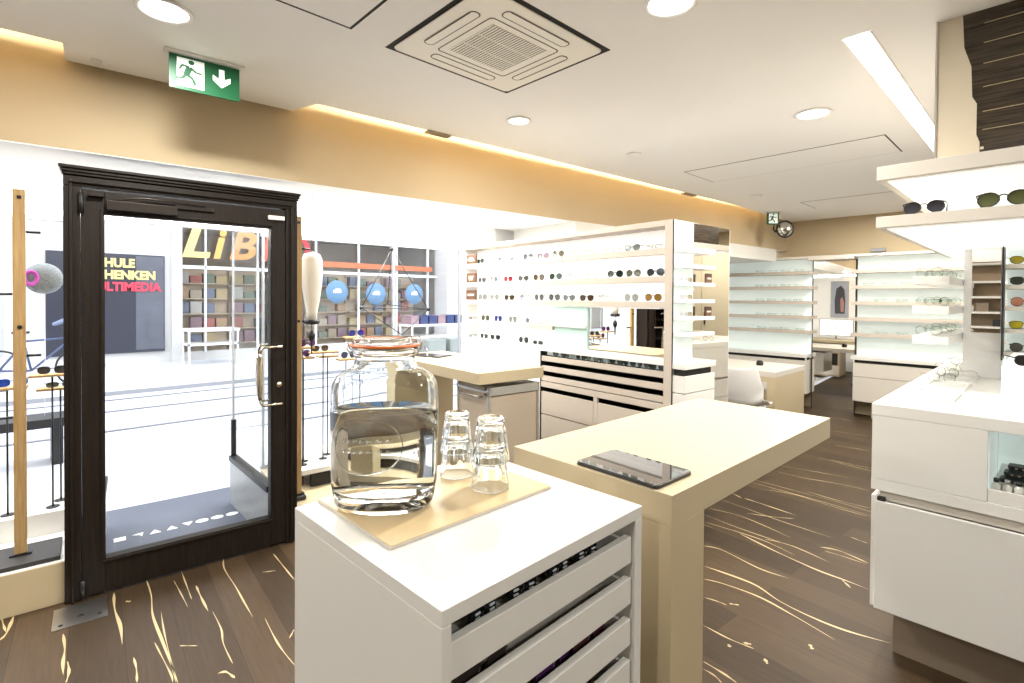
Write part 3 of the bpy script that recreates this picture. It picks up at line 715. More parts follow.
for i, (x, a) in enumerate(((.125, .1), (.215, -.12), (.31, .1), (.395, -.1))):
    t = thing('spectacle_case', 'black folded sunglasses with pale print in the top open drawer, %s from left' % ORD[i], 'sunglasses', cab(x, .055, .982), CA+a, 'black sunglasses in the top open drawer')
    t.name = 'folded_sunglasses'
    o = bpy.data.objects.new('frame', eyewear_mesh('way', (.01, .01, .011), (.012, .012, .014), folded=True, fr=.003)); COL.objects.link(o); o.parent = t; o.scale = (.50, 1, .85)
    for s_ in (-1, 1):
        q = MB()
        for r_ in range(2): q.box(s_*.017-.006, -.0045, .017+.008*r_, s_*.017+.005, -.0025, .020+.008*r_)
        q.build('lens_print', WMARK, t)
for x, z, lab, c, nm in ((.12, .898, 'dark folded glasses in the second open drawer, left corner', (.05, .04, .035), ''), (.30, .815, 'violet folded glasses in the third open drawer', (.10, .03, .14), ''), (.405, .815, 'dark red folded glasses at the right of the third open drawer', (.12, .04, .05), ''), (.36, .732, 'black folded glasses in the fourth open drawer', (.01, .01, .01), '')):
    eyewear(cab(x, .05, z), CA+.1, lab, 'way', fc=c, lc=tuple(q*.7 for q in c), fr=.0025, folded=True, name='folded_sunglasses')

# tray, jar, tumblers
t = tag(MB().prism(rrect(.203, .142, .004), 0, .004).prism(rrect(.2015, .1405, .004), .004, .0055, 1).build('serving_tray', [PEACH, MAT], loc=(.642, .899, CZT+.0008), rotz=R(1)), 'flat golden beige tray under the water jar and tumblers', 'tray')
ZT = CZT+.0068
def loft(m, lv, seg=48, mi=0, cap0=True, cap1=True, smooth=True):
    vs = []
    for rx, ry, z, e in lv:
        for k in range(seg):
            t_ = 2*PI*k/seg; c, s_ = math.cos(t_), math.sin(t_)
            vs.append((rx*math.copysign(abs(c)**(2/e), c), ry*math.copysign(abs(s_)**(2/e), s_), z))
    fs = []
    for i in range(len(lv)-1):
        for k in range(seg): fs.append((i*seg+k, i*seg+(k+1) % seg, (i+1)*seg+(k+1) % seg, (i+1)*seg+k))
    if cap0: fs.append(tuple(range(seg))[::-1])
    if cap1: n = (len(lv)-1)*seg; fs.append(tuple(range(n, n+seg)))
    m.add(vs, fs, mi, smooth)
JR = thing('water_jar', 'large clear glass clip-top jar of water with orange rubber seal', 'jar', (.5235, .917, ZT), R(-40)); JR.scale = (.955, .955, 1.0)
outer = [(.082, .050, 0, 2.4), (.094, .061, .003, 2.4), (.101, .068, .014, 2.4), (.104, .0715, .028, 2.4), (.1045, .0715, .036, 2.4), (.1075, .073, .05, 2.4), (.109, .0745, .12, 2.4), (.110, .075, .20, 2.4), (.1095, .0745, .225, 2.4), (.106, .073, .245, 2.3), (.098, .070, .258, 2.2), (.084, .066, .268, 2.1), (.070, .0625, .274, 2), (.0635, .061, .280, 2), (.0615, .0605, .290, 2), (.0615, .0605, .303, 2), (.0665, .0665, .306, 2), (.0675, .0675, .312, 2), (.0665, .0665, .317, 2), (.056, .056, .317, 2)]
inner = [(max(a-.004, .01), max(b-.004, .01), z, e) for a, b, z, e in outer[5:16]]
inner = [(.02, .012, .030, 2.2), (.07, .044, .029, 2.3), (.093, .059, .033, 2.4), (.1005, .067, .042, 2.4)] + inner[1:] + [(.0575, .0565, .305, 2), (.056, .056, .317, 2)]
m = MB(); loft(m, outer + inner[::-1], 56, 0, True, True); 
m.build('jar_body', JARG, JR)
wl = .193
wat = [(.02, .012, .0305, 2.2), (.071, .045, .0295, 2.3), (.0935, .0595, .0332, 2.4), (.101, .0675, .0418, 2.4)] + [(a-.0036, b-.0036, z, e) for a, b, z, e in outer[5:8] if z > .05 and z < wl] + [(.1062, .0712, wl, 2.4)]
m = MB(); loft(m, wat, 56); m.build('water', WATER, JR)
MB().lathe([(.0600, .3175), (.071, .3175), (.0725, .3195), (.071, .3215), (.0600, .3215)], 48, close=True).build('rubber_seal', ORANGE, JR)
MB().lathe([(0, .3235), (.060, .3235), (.0615, .3218), (.066, .3218), (.0675, .325), (.066, .331), (.058, .334), (.050, .3345), (.046, .327), (0, .3265)], 48).build('lid', JARG, JR)
WIRE = mat('steel_wire', (.75, .73, .68), .2, 1)
m = MB()
m.tube([(.064*math.cos(k*PI/20), .064*math.sin(k*PI/20), .302) for k in range(40)], .0013, 6, closed=True)
m.tube([(.066, -.015, .302), (.074, -.015, .315), (.077, -.010, .326), (.070, 0, .336), (.077, .010, .326), (.074, .015, .315), (.066, .015, .302)], .0013, 6)
m.tube([(.066, -.004, .302), (.082, -.004, .300), (.088, -.003, .306), (.080, 0, .316)], .0013, 6)
m.tube([(-.066, -.012, .302), (-.076, -.012, .311), (-.078, 0, .325), (-.076, .012, .311), (-.066, .012, .302)], .0013, 6)
m.tube([(-.078, 0, .325), (-.05, 0, .336), (0, 0, .3375), (.05, 0, .336), (.070, 0, .336)], .0013, 6)
m.build('wire_clip', WIRE, JR)
# raised oval and rows of raised marks on the front of the jar
m = MB()
def onbody(t_, z, off=.0003):
    a, b, e = .109+off, .0745+off, 2.4; c, s_ = math.cos(t_), math.sin(t_)
    return (a*math.copysign(abs(c)**(2/e), c), b*math.copysign(abs(s_)**(2/e), s_), z)
t0 = -PI/2-.25
m.tube([onbody(t0 + .62*math.cos(k*PI/20), .135 + .052*math.sin(k*PI/20)) for k in range(40)], .0013, 6, closed=True)
for r_, z in ((0, .142), (1, .122)):
    for i in range(7):
        a_ = t0 - .38 + .12*i
        m.tube([onbody(a_, z), onbody(a_+.02, z+.006), onbody(a_+.05, z+.001), onbody(a_+.075, z+.007)], .0014, 5)
m.build('embossing', JARG, JR)

def tumbler(x, y, z, label, rot):
    # upside down fluted tumbler: rim below
    t = MB(); seg = 36
    def fl_(zz): return .028 < zz < .084
    prof_o = [(.0385, .0), (.0395, .0008), (.0396, .003), (.0375, .018), (.0358, .030), (.0360, .033), (.0345, .045), (.0325, .060), (.0300, .078), (.0288, .087), (.0275, .0905), (.024, .0915)]
    vs = []
    def level(r_, zz, mod=True):
        out = []
        for k in range(seg):
            q = r_*(1-.085*(0 if k % 4 in (0,) else (1 if k % 4 == 2 else .7))) if (mod and fl_(zz)) else r_
            out.append((q*math.cos(2*PI*k/seg), q*math.sin(2*PI*k/seg), zz))
        return out
    L = [level(r_, zz) for r_, zz in prof_o]
    L += [level(r_, zz, False) for r_, zz in ((.018, .0885), (.001, .0885))]
    inn = [(.001, .079), (.022, .078), (.0265, .070), (.0305, .045), (.0335, .028), (.0355, .016), (.0378, .002), (.0385, .0)]
    L += [level(r_, zz, False) for r_, zz in inn[:-1]]
    # the centre discs close outer base and inner base separately
    for a in L: vs += a
    nO = len(prof_o)+2; fs = []; n = len(L)
    for i in range(n):
        if i == nO-1: continue
        j = (i+1) % n
        for k in range(seg): fs.append((i*seg+k, i*seg+(k+1) % seg, j*seg+(k+1) % seg, j*seg+k))
    fs.append(tuple(range((nO-1)*seg, nO*seg))); fs.append(tuple(range(nO*seg, (nO+1)*seg))[::-1])
    t.add(vs, fs, 0, True)
    return tag(t.build('drinking_glass', JARG, loc=(x, y, z), rotz=rot), label, 'glass', 'fluted tumblers stacked upside down')
tumbler(.738, .962, ZT, 'lower upside-down tumbler of the stack nearer the jar, back', .2)
tumbler(.738, .962, ZT+.0545, 'upper upside-down tumbler of the stack nearer the jar, back', .35)
tumbler(.741, .846, ZT, 'lower upside-down tumbler of the front stack near the tray edge', .1).scale = (1.05,)*3
tumbler(.7415, .846, ZT+.0585, 'upper upside-down tumbler of the front stack near the tray edge', .5).scale = (1.05,)*3

# ------------------------------------------------------------------ counter tables
T1 = thing('counter_table', 'tall sand-coloured counter table with slab leg and tablet, foreground centre', 'table', (1.006, .558, 0), R(-.5))
bx(0, 0, 1.010, 1.09, .495, CZT).build('tabletop', SAND, T1, bevel=.0015)
bx(0, .0005, 0, .147, .4945, 1.010).build('leg', SAND, T1, bevel=.0015)
T2 = thing('counter_table', 'tall sand-coloured counter table behind the jar with trolley underneath', 'table', (1.838, 2.202, 0), R(-4.7))
bx(0, 0, 1.015, .487, 1.18, CZT).build('tabletop', SAND, T2, bevel=.0015)
bx(.0005, 1.03, 0, .4865, 1.175, 1.015).build('leg', SAND, T2, bevel=.0015)
def t2(x, y, z=0):
    a = R(-4.7); return Vector((1.838 + x*math.cos(a) - y*math.sin(a), 2.202 + x*math.sin(a) + y*math.cos(a), z))
# trolley box with metal edges
TR = thing('trolley_case', 'beige trolley case with metal edges under the counter table behind the jar', 'trolley', t2(.092, .03), R(-4.7))
w_, d_, z0, z1 = .390, .34, .12, .985
m = MB().box(.008, .008, z0, w_-.008, d_-.008, z1-.055).box(.008, .06, z1-.055, w_-.008, d_-.008, z1-.004)
m.build('body', mat('trolley_panel', (.46, .385, .29), .5), TR)
e = .018; m = MB()
for x in (0, w_-e):
    for y in (0, d_-e): m.box(x, y, z0, x+e, y+e, z1)
m.box(0, 0, z1-.05, w_, .006, z1).box(0, 0, z0, w_, .006, z0+.03).box(0, d_-.006, z1-.05, w_, d_, z1)
m.box(w_-.006, 0, z1-.04, w_, d_, z1).box(0, 0, z1-.035, .006, d_, z1-.02)
m.build('metal_edging', ALU, TR, bevel=.002)
m = MB().box(.02, .02, z1-.012, w_-.02, .05, z1-.006); m.build('latch', BLACK, TR)
m = MB().tube([(-.004, .06, z1-.055), (-.03, .06, z1-.055), (-.03, .27, z1-.055), (-.004, .27, z1-.055)], .006, 8); m.build('handle', ALU, TR)
for x in (.04, w_-.04):
    for y in (.04, d_-.04):
        MB().tube([(x-.012, y, .05), (x+.012, y, .05)], .05, 16).tube([(x, y, .05), (x, y, z0)], .012, 8).build('wheel', BLACK, TR)
# tablet computers
def tablet(loc, rot, label, w_=.17, h_=.24, scr=None):
    t = thing('tablet_computer', label, 'tablet', loc, rot)
    MB().prism(rrect(w_/2, h_/2, .012), .0, .0075).build('body', mat('tablet_dark_edge', (.05, .05, .05), .3, .6), t, bevel=.001)
    MB().prism(rrect(w_/2-.002, h_/2-.002, .011), .0075, .0088).build('screen', scr or mat('black_gloss_screen', (.015, .015, .017), .02, spec=1.0, coat=1.0), t)
    return t
tablet((1.092, .714, CZT+.0006), R(-1.5), 'glossy tablet lying on the foreground counter table reflecting the display shelves', .158, .236)
tablet(t2(.23, .92, CZT+.0006), R(20), 'dark tablet lying on the table behind the jar', .17, .25)

# ------------------------------------------------------------------ right counter island
RX = 2.53; RY = .513
RC = thing('counter_island', 'large white sales counter with niche, wide drawers and brown plinth at right', 'counter', (RX, RY, 0))
# local: x away along +X, y negative towards the camera's right
bx(0, -2.0, 1.033, 3.2, 0, 1.08).build('worktop', WHITE, RC, bevel=.002)
m = boxes([(.0, -.352, .775, 3.19, -.002, 1.0325), (.0, -2.0, .728, 3.19, -.001, .774), (.45, -2.0, .774, 3.19, -.352, 1.0325)])
m.build('body', WHITE, RC, bevel=.001)
bx(.448, -1.9, .778, .4495, -.356, 1.03).build('niche_back', GLOW2, RC)
bx(.02, -.3545, .778, .447, -.3525, 1.03).build('niche_side', GLOW2, RC)
bx(.004, -2.0, .775, .016, -.354, .822).build('niche_lip', WHITE, RC, bevel=.001)
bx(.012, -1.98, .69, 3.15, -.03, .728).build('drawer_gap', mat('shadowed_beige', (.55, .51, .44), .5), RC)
bx(-.008, -.05, .6885, .011, -.024, .7035).build('drawer_slot', GAP, RC)
bx(-.012, -2.0, .247, .004, -.018, .688).build('drawer', WHITE, RC, bevel=.0015)
for x0, x1 in ((.0045, .8), (.803, 1.6), (1.603, 2.4), (2.403, 3.18)):
    bx(x0, -.026, .530, x1, -.002, .702).build('drawer', WHITE, RC, bevel=.001); bx(x0, -.026, .247, x1, -.002, .526).build('drawer', WHITE, RC, bevel=.001)
bx(.006, -1.99, .25, 3.16, -.028, .66).build('carcass', PEACH, RC)
bx(.165, -2.0, 0, 3.0, -.055, .249).build('plinth', SANDD, RC)
# shallow inlaid trays in the worktop
for k in range(3):
    tag(boxes([(0, 0, 0, .30, .15, .003), (0, 0, .003, .30, .006, .012), (0, .144, .003, .30, .15, .012), (0, .006, .003, .006, .144, .012), (.294, .006, .003, .30, .144, .012)]).build('glass_tray', WHITE2, loc=(2.78+.38*k, .285, 1.0806), bevel=.001), 'shallow white tray on the right counter edge, %s one' % ('nearest', 'middle', 'furthest')[k], 'tray')
# items in the niche
for k in range(3):
    t = thing('spectacle_case', 'black ribbed spectacle case lying in the lit counter niche, %s of three' % ('bottom', 'middle', 'top')[k], 'case', (2.665+.03*k, .015-.01*k, .829+.019*k), R(-92), 'black cases in the counter niche')
    MB().prism(rrect(.12, .030, .012), 0, .014).build('shell', BLACK, t, bevel=.003)
    boxes([(-.10+.02*i, -.0315, .004, -.092+.02*i, -.030, .010) for i in range(11)]).build('studs', ALU, t)
bx(2.615, -.30, .775, 2.96, .145, .828).build('tray_riser', WHITE, None); rz = [c for c in COL.objects if c.name == 'tray_riser'][0]; tag(rz, 'low white riser on the floor of the counter niche', 'riser')
for k in range(4):
    t = thing('cleaner_bottle', 'small clear bottle with dark cap standing in the counter niche, %s from the left' % ORD[k], 'bottle', (2.590, .140-.030*k, .778), 0, 'small bottles in the counter niche')
    MB().lathe([(0, 0), (.012, 0), (.0135, .003), (.0135, .052), (.007, .058), (.007, .061), (0, .061)], 16).build('bottle', mat('clear_plastic', (.55, .55, .5), .1, alpha=1), t)
    MB().lathe([(0, .061), (.008, .061), (.008, .075), (0, .075)], 14).build('cap', BLACK if k % 2 == 0 else STEEL, t)
    bx(-.0135, -.009, .012, -.0128, .009, .036).build('label', WHITE2 if k % 2 else BROWN, t)

# tower with shelves and canopy standing on the counter
TW = thing('shelf_tower', 'white lit eyewear tower with canopy, mirror and shelves on the right counter', 'shelving', (2.53, .51, 1.08))
def tb(x0, y0, z0, x1, y1, z1): return bx(x0-2.53, y0-.51, z0-1.08, x1-2.53, y1-.51, z1-1.08)
tb(2.53, -1.5, 1.99, 5.2, .51, 2.045).build('canopy', PEACH, TW, bevel=.002)
tb(2.56, -1.45, 1.985, 5.15, .478, 1.990).build('canopy_light', GLOW, TW)
tb(2.53, -1.5, 1.797, 4.6, .51, 1.842).build('upper_shelf', PEACH, TW, bevel=.002)
tb(2.56, -1.45, 1.792, 4.55, .478, 1.797).build('shelf_light', GLOW, TW)
tb(3.5, -1.4, 1.842, 3.52, .452, 1.985).build('back_panel', GLOW2, TW)
tb(3.51, .455, 1.842, 4.5, .465, 1.985).build('back_panel', GLOW, TW)
tb(3.84, .198, 1.08, 3.95, .357, 1.792).build('post', WHITE2, TW, bevel=.002)
tb(3.834, .204, 1.33, 3.84, .322, 1.790).build('mirror', MIRROR, TW)
tb(3.76, .190, 1.19, 3.90, .196, 1.792).build('divider', BLACK, TW)
tb(4.02, -.9, 1.08, 4.06, .188, 1.792).build('back_panel', GLOW2, TW)
tb(3.95, .355, 1.08, 4.55, .357, 1.79).build('back_panel', GLOW, TW)
for k, z in enumerate((1.700, 1.590, 1.475, 1.355, 1.232)):
    tb(3.80, -.9, z-.022, 4.02, .188, z).build('shelf', PEACH, TW, bevel=.001)
for k, (z, x0) in enumerate(((1.625, 3.30), (1.475, 3.05), (1.325, 2.95))):
    # side shelves reaching out over the counter edge
    tb(3.28, .358, z-.04, 4.5, .50, z).build('side_shelf', WHITE2, TW, bevel=.002)
o = tb(2.95, -.9, 1.081, 3.78, .150, 1.235).build('lightbox', mat('white_acrylic', (.93, .93, .9), .3, emit=.35), None, bevel=.003); o.location = (2.53, .51, 1.08)
tag(o, 'glowing white riser box on the right counter below the tower shelves', 'riser')
big_eyewear((2.575, .362, 1.8425), R(-86), 'dark gradient sunglasses on the tower shelf, the left one', (.012, .012, .014), (.02, .02, .025), 'avi', sc=1.0)
big_eyewear((2.575, .135, 1.8425), R(-90), 'olive-green sunglasses on the tower shelf at the right edge', (.012, .014, .012), (.05, .055, .02), 'avi', sc=1.12)
cols = [('yellow', (.45, .38, .02), 1.700), ('black', (.05, .06, .045), 1.590), ('pink', (.55, .25, .16), 1.475), ('yellow mirrored', (.5, .42, .03), 1.355), ('smoke grey', (.09, .09, .075), 1.232)]
for k, (n_, c, z) in enumerate(cols):
    for j in range(2):
        eyewear((3.835, .108-.165*j, z+.0005), R(-90), '%s sunglasses on the %s inner shelf of the tower, %s' % (n_, ('topmost', 'second', 'third', 'fourth', 'lowest')[k], ('left', 'right')[j]), ('cat', 'way', 'round', 'way', 'round')[k], fc=tuple(q*.5 for q in c), lc=c, fr=.0022)
eyewear((3.0, .055, 1.2355), R(-70), 'black sunglasses on the glowing riser box at the right edge', 'way', fc=(.01, .01, .01), lc=(.02, .02, .02), fr=.003)
for k, z in enumerate((1.6255, 1.4755, 1.3255)):
    for j in range(4 if k != 2 else 4):
        eyewear((3.40+.26*j, .45, z), R(-100+14*j), 'thin clear-lens spectacles on the %s side shelf of the tower, %s' % (('top', 'middle', 'bottom')[k], ('nearest', 'second', 'third', 'furthest')[j]), 'round', fc=(.08, .08, .09) if (j+k) % 2 == 0 else (.4, .38, .3), lc=(.93, .95, .93), clear=True, fr=.0011)
for j, (x, y, a) in enumerate(((3.45, .40, -70), (3.75, .41, -120), (4.1, .40, -60), (4.5, .42, -80), (4.9, .38, -100))):
    eyewear((x, y, 1.0805), R(a), 'spectacles lying on the right counter edge, %s from the front' % ORD[j], 'round', fc=(.05, .05, .06), lc=(.93, .95, .93), clear=True, fr=.0012)

# bulkhead over the tower: dark boards and cream strip painted as a mirrored image, thin metal edge
BM = bpy.data.materials.new('bulkhead_mirrored_boards'); BM.use_nodes = True
nt = BM.node_tree; p = nt.nodes['Principled BSDF']; tc = nt.nodes.new('ShaderNodeTexCoord'); mp = nt.nodes.new('ShaderNodeMapping'); mp.inputs['Scale'].default_value = (1, 1.4, 30)
nz = nt.nodes.new('ShaderNodeTexNoise'); nz.inputs['Scale'].default_value = 4; nz.inputs['Detail'].default_value = 6; rp = nt.nodes.new('ShaderNodeValToRGB')
rp.color_ramp.elements[0].color = (.014, .0095, .006, 1); rp.color_ramp.elements[1].color = (.075, .055, .034, 1); rp.color_ramp.elements[0].position = .3; rp.color_ramp.elements[1].position = .75
nt.links.new(tc.outputs['Object'], mp.inputs[0]); nt.links.new(mp.outputs[0], nz.inputs['Vector']); nt.links.new(nz.outputs['Fac'], rp.inputs[0]); nt.links.new(rp.outputs[0], p.inputs['Base Color']); p.inputs['Roughness'].default_value = .2
m = MB().box(2.70, -1.5, 2.05, 5.1, .35, CZ-.001, 0)
m.box(2.690, .343, 2.05, 2.6995, .35, CZ-.001, 3).box(2.690, -1.5, 2.05, 2.6995, .35, 2.056, 3)
m.prismy([(0, 0)]*0 or [(2.695, 2.09), (2.6995, 2.09), (2.6995, 2.1), (2.695, 2.1)], .2, .21, 2)
# cream strip: polygon in the yz plane with a stepped inner edge
ys = [(.343, 2.057), (.212, 2.057), (.212, 2.12), (.222, 2.15), (.222, 2.27), (.236, 2.30), (.240, 2.42), (.262, 2.50), (.268, CZ-.002), (.343, CZ-.002)]
m.add([(2.6965, y, z) for y, z in ys] + [(2.6999, y, z) for y, z in ys], [tuple(range(10)), tuple(range(10, 20))[::-1]] + [(i, 10+i, 10+(i+1) % 10, (i+1) % 10) for i in range(10)], 2)
for k, z in enumerate((2.165, 2.235, 2.33, 2.42, 2.50, 2.575)):
    m.box(2.697, -1.5, z, 2.6999, .205, z+.002, 1)
struct(m.build('trim_7', [BM, INLAY, mat('cream_gloss', (.62, .55, .42), .25), STEEL]))

# ------------------------------------------------------------------ end wall units
def wall_unit(y0, y1, label, zc, plinth_y0, plinth_y1):
    t = thing('wall_shelving', label, 'shelving', (7.75, y0, 0))
    L = y1-y0
    bx(.2, 0, .70, .24, L, 2.07).build('back_panel', GLOW2, t)
    bx(.0, .0, 2.07, .28, L, 2.10).build('top_panel', PEACH, t)
    for z in (1.90, 1.697, 1.492, 1.287, 1.085): bx(.0, -.02 if y0 > 2 else 0, z-.045, .2, L + (.03 if y0 < 0 else 0), z).build('shelf', SHELFM, t, bevel=.002)
    bx(-.02, 0, zc-.045, .24, L+(.02 if y0 < 0 else 0), zc).build('worktop', WHITE, t, bevel=.002)
    bx(.02, .02, zc-.085, .2, L-.02, zc-.045).build('drawer_gap', GAP, t)
    n = max(1, round(L/.85)); wd = L/n
    for i in range(n):
        bx(0, i*wd+.006, .53, .25, (i+1)*wd-.006, zc-.085).build('drawer', PEACH, t, bevel=.002)
        bx(0, i*wd+.006, .215, .25, (i+1)*wd-.006, .525).build('drawer', PEACH, t, bevel=.002)
        bx(.0, i*wd-.015 if i else .0, zc-.085, .02, i*wd+.015, zc-.045).build('bracket', PEACH, t)
    bx(.10, plinth_y0-y0, 0, .25, plinth_y1-y0, .215).build('plinth', SAND, t)
    return t
wall_unit(-.95, 1.79, 'white lit wall shelving with drawers on the end wall right of the mirror', .79, -.9, 1.60)
wall_unit(2.33, 3.52, 'white lit wall shelving on the end wall left of the mirror, behind the desk', .76, 2.45, 3.4)
t = thing('wall_mirror', 'tall narrow frameless mirror between the two end wall shelving units', 'mirror', (7.94, 1.81, 0))
bx(0, 0, .0, .012, .50, 2.04).build('mirror_glass', MIRROR, t)
boxes([(-.004, -.008, 0, .012, 0, 2.05), (-.004, .50, 0, .012, .508, 2.05)]).build('edge_strip', GAP, t)
bx(-.19, -.02, 2.045, .1, .52, 2.10).build('top_panel', PEACH, t)
def wall_specs(ys, z, lab, grp):
    for y in ys:
        eyewear((7.80, y + random.uniform(-.02, .02), z+.0005), R(-90), lab, 'slim', fc=random.choice([(.12, .12, .13), (.3, .3, .3), (.2, .16, .12)]), lc=(.93, .95, .93), clear=True, fr=.0013, group=grp)
for k, z in enumerate((1.90, 1.697, 1.492, 1.287, 1.085)):
    wh = ('topmost', 'second highest', 'middle', 'second lowest', 'lowest')[k]
    if k != 3:
        wall_specs([1.65-.2*i - (.15 if k in (0, 2, 4) else 0) for i in range(8)], z, 'tiny clear-lens spectacles on the %s end wall shelf right of the mirror' % wh, 'spectacles on the %s shelf right of the mirror' % wh)
    wall_specs([2.45+.17*i for i in range(4)], z, 'tiny clear-lens spectacles on the %s end wall shelf left of the mirror' % wh, 'spectacles on the %s shelf left of the mirror' % wh)
# white box soffit running to the corner
struct(bx(3.3, -.03, 2.04, 7.3, .9, 2.207).build('trim_6', WHITE, loc=F0, rotz=FR))
tag(bx(0, 0, 0, .06, .16, .05).build('camera_housing', mat('grey_plastic', (.25, .26, .27), .5), loc=(7.96, 1.50, 2.13), bevel=.01), 'small grey box on the tan end wall above the right shelving', 'device')

# ------------------------------------------------------------------ desk, chair
DK = thing('consulting_desk', 'sand-coloured desk with slab side in front of the end wall shelving', 'desk', (5.70, 2.0, 0))
bx(0, 0, .69, .90, 1.05, .745).build('desktop', PEACH, DK, bevel=.002)
bx(0.001, .001, 0, .899, .09, .69).build('leg', SAND, DK, bevel=.002); bx(0.001, .96, 0, .899, 1.049, .69).build('leg', SAND, DK, bevel=.002)
bx(.0, .09, .635, .02, .96, .69).build('apron', SAND, DK)
bx(.40, .55, .35, .85, .95, .66).build('drawer_box', WHITE, DK, bevel=.003)
CH = thing('shell_chair', 'white plastic shell swivel chair at the desk', 'chair', (5.33, 2.17, 0), R(4))
m = MB(); NX, NY = 14, 12; vs = []
def shell(u, v):
    # u across -1..1, v 0 front edge .. 1 top of back ; faces +X
    if v < .5: s_ = v/.5; x = .22 - .40*s_; z = .44 - .012*math.sin(s_*PI) ; w_ = .215+.015*s_
    else: s_ = (v-.5)/.5; x = -.18 - .09*math.sin(s_*1.5)*.9 - .02*s_; z = .44 + .40*s_**.95; w_ = .23-.045*s_**2
    if .4 < v < .62: z += .015
    z += .085*(abs(u)**3)*(1 if .18 < v < .75 else .35); x += .07*(abs(u)**2.5)*(1 if v > .5 else 0)
    return (x, u*w_, z)
for i in range(NY+1):
    for j in range(NX+1): vs.append(shell(-1+2*j/NX, i/NY))
fs = [(i*(NX+1)+j, i*(NX+1)+j+1, (i+1)*(NX+1)+j+1, (i+1)*(NX+1)+j) for i in range(NY) for j in range(NX)]
m.add(vs, fs, 0, True); o = m.build('seat_shell', SHELLW, CH)
so = o.modifiers.new('solid', 'SOLIDIFY'); so.thickness = .012; ss = o.modifiers.new('sub', 'SUBSURF'); ss.levels = 1; ss.render_levels = 1
MB().tube([(0, 0, .06), (0, 0, .30), (0, 0, .42)], [.025, .018, .03], 16).build('column', STEEL, CH)
for k in range(5):
    a = 2*PI*k/5+.3
    l_ = MB().tube([(0, 0, .09), (.13*math.cos(a), .13*math.sin(a), .085), (.26*math.cos(a), .26*math.sin(a), .06)], [.02, .016, .012], 10).build('leg', STEEL, CH)
    MB().tube([(.26*math.cos(a), .26*math.sin(a)-.012, .026), (.26*math.cos(a), .26*math.sin(a)+.012, .026)], .026, 12).build('caster', BLACK, l_)
MB().box(-.06, -.012, .44, -.0, .012, .46).tube([(-.03, -.14, .43), (-.03, .14, .43)], .01, 8).tube([(.09, -.10, .43), (.09, .10, .43)], .01, 8).build('seat_frame', STEEL, CH)
tag(MB().lathe([(0, 0), (.035, 0), (.04, .02), (.03, .05), (.02, .055), (0, .055)], 20).build('optical_instrument', BLACK, loc=(6.2, 2.35, .746)), 'small dark object on the desk near the shelving', 'object')

# ------------------------------------------------------------------ desk behind the display wall, seen in the mirror
q = thing('computer_desk', 'sand desk with drawers behind the display wall, seen in the end wall mirror', 'desk', (3.75, 2.35, 0), FR)
bx(0, 0, .68, .75, 1.35, .73).build('desktop', SAND, q, bevel=.002)
bx(.05, .55, .03, .70, 1.25, .66).build('pedestal', SAND, q)
m = boxes([(.701, .56, .50, .712, 1.24, .61), (.701, .56, .06, .712, 1.24, .24)]); m.build('drawer', PEACH, q)
bx(.69, .58, .25, .704, 1.22, .48).build('open_shelf', GAP, q)
bx(0.05, .02, 0, .7, .08, .68).build('leg', SAND, q)
q = thing('computer_monitor', 'white lit monitor on the desk behind the display wall, seen in the mirror', 'monitor', (4.12, 3.0, .7305), FR)
bx(.0, -.29, .07, .03, .29, .40).build('housing', GAP, q, bevel=.003); bx(.030, -.28, .08, .032, .28, .39).build('screen', SCREEN, q)
bx(.0326, -.05, .23, .033, .06, .245).build('screen_mark', mat('screen_rose', (.8, .55, .6), .4), q)
m = MB().box(-.06, -.12, 0, .10, .12, .012).tube([(0, 0, .012), (0, 0, .12)], .02, 10); m.build('stand', STEEL, q)
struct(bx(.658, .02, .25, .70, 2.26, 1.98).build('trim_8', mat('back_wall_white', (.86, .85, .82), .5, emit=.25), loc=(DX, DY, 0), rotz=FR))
q = thing('poster', 'grey and rose poster behind the display wall, seen in the mirror', 'poster', dl(.705, 1.55, 1.15), FR)
bx(0, -.16, 0, .008, .16, .75).build('frame', ALU, q); bx(.008, -.15, .01, .0095, .15, .74).build('print', mat('poster_blue_grey', (.55, .60, .72), .4), q)
m = MB(); m.T = Matrix.Rotation(PI/2, 4, 'Z'); m.prismy([(-.09, .08), (.08, .08), (.09, .35), (.06, .6), (-.02, .66), (-.08, .58), (-.1, .35)], -.0115, -.0098); m.build('print_figure', mat('poster_dark', (.10, .10, .13), .5), q)
m = MB(); m.T = Matrix.Rotation(PI/2, 4, 'Z'); m.prismy([(-.07, .12), (-.02, .12), (-.01, .38), (-.05, .42), (-.08, .3)], -.0125, -.0116); m.build('print_highlight', mat('poster_rose', (.6, .33, .30), .5), q)
for k, z in enumerate((1.83, 1.44)):
    t = thing('brand_plaque', '%s brown plaque behind the display wall, seen in the mirror' % ('upper', 'lower')[k], 'plaque', dl(.702, .95, z), FR)
    bx(0, -.08, 0, .01, .08, .08).build('board', BROWN, t); bx(.01, -.05, .03, .011, .05, .045).build('emblem', PM, t)

# tall wardrobe on the end wall beyond the shelving (shows in the display wall's end mirror)
q = thing('wardrobe', 'tall cream wardrobe seen in the mirror at the end of the display wall', 'wardrobe', (7.62, -2.7, 0))
WC = mat('cream_wardrobe', (.60, .53, .38), .45)
bx(.02, 0, 0, .42, 1.6, 2.35).build('body', WC, q)
for i in range(3):
    d = bx(0, .005+.533*i, .62, .02, .528+.533*i, 2.33).build('door', WC, q); bx(-.02, .06+.533*i, 1.1, 0, .08+.533*i, 1.3).build('handle', BLACK, d)
bx(-.3, 0, .0, .02, 1.6, .58).build('bench_drawers', SANDD, q)

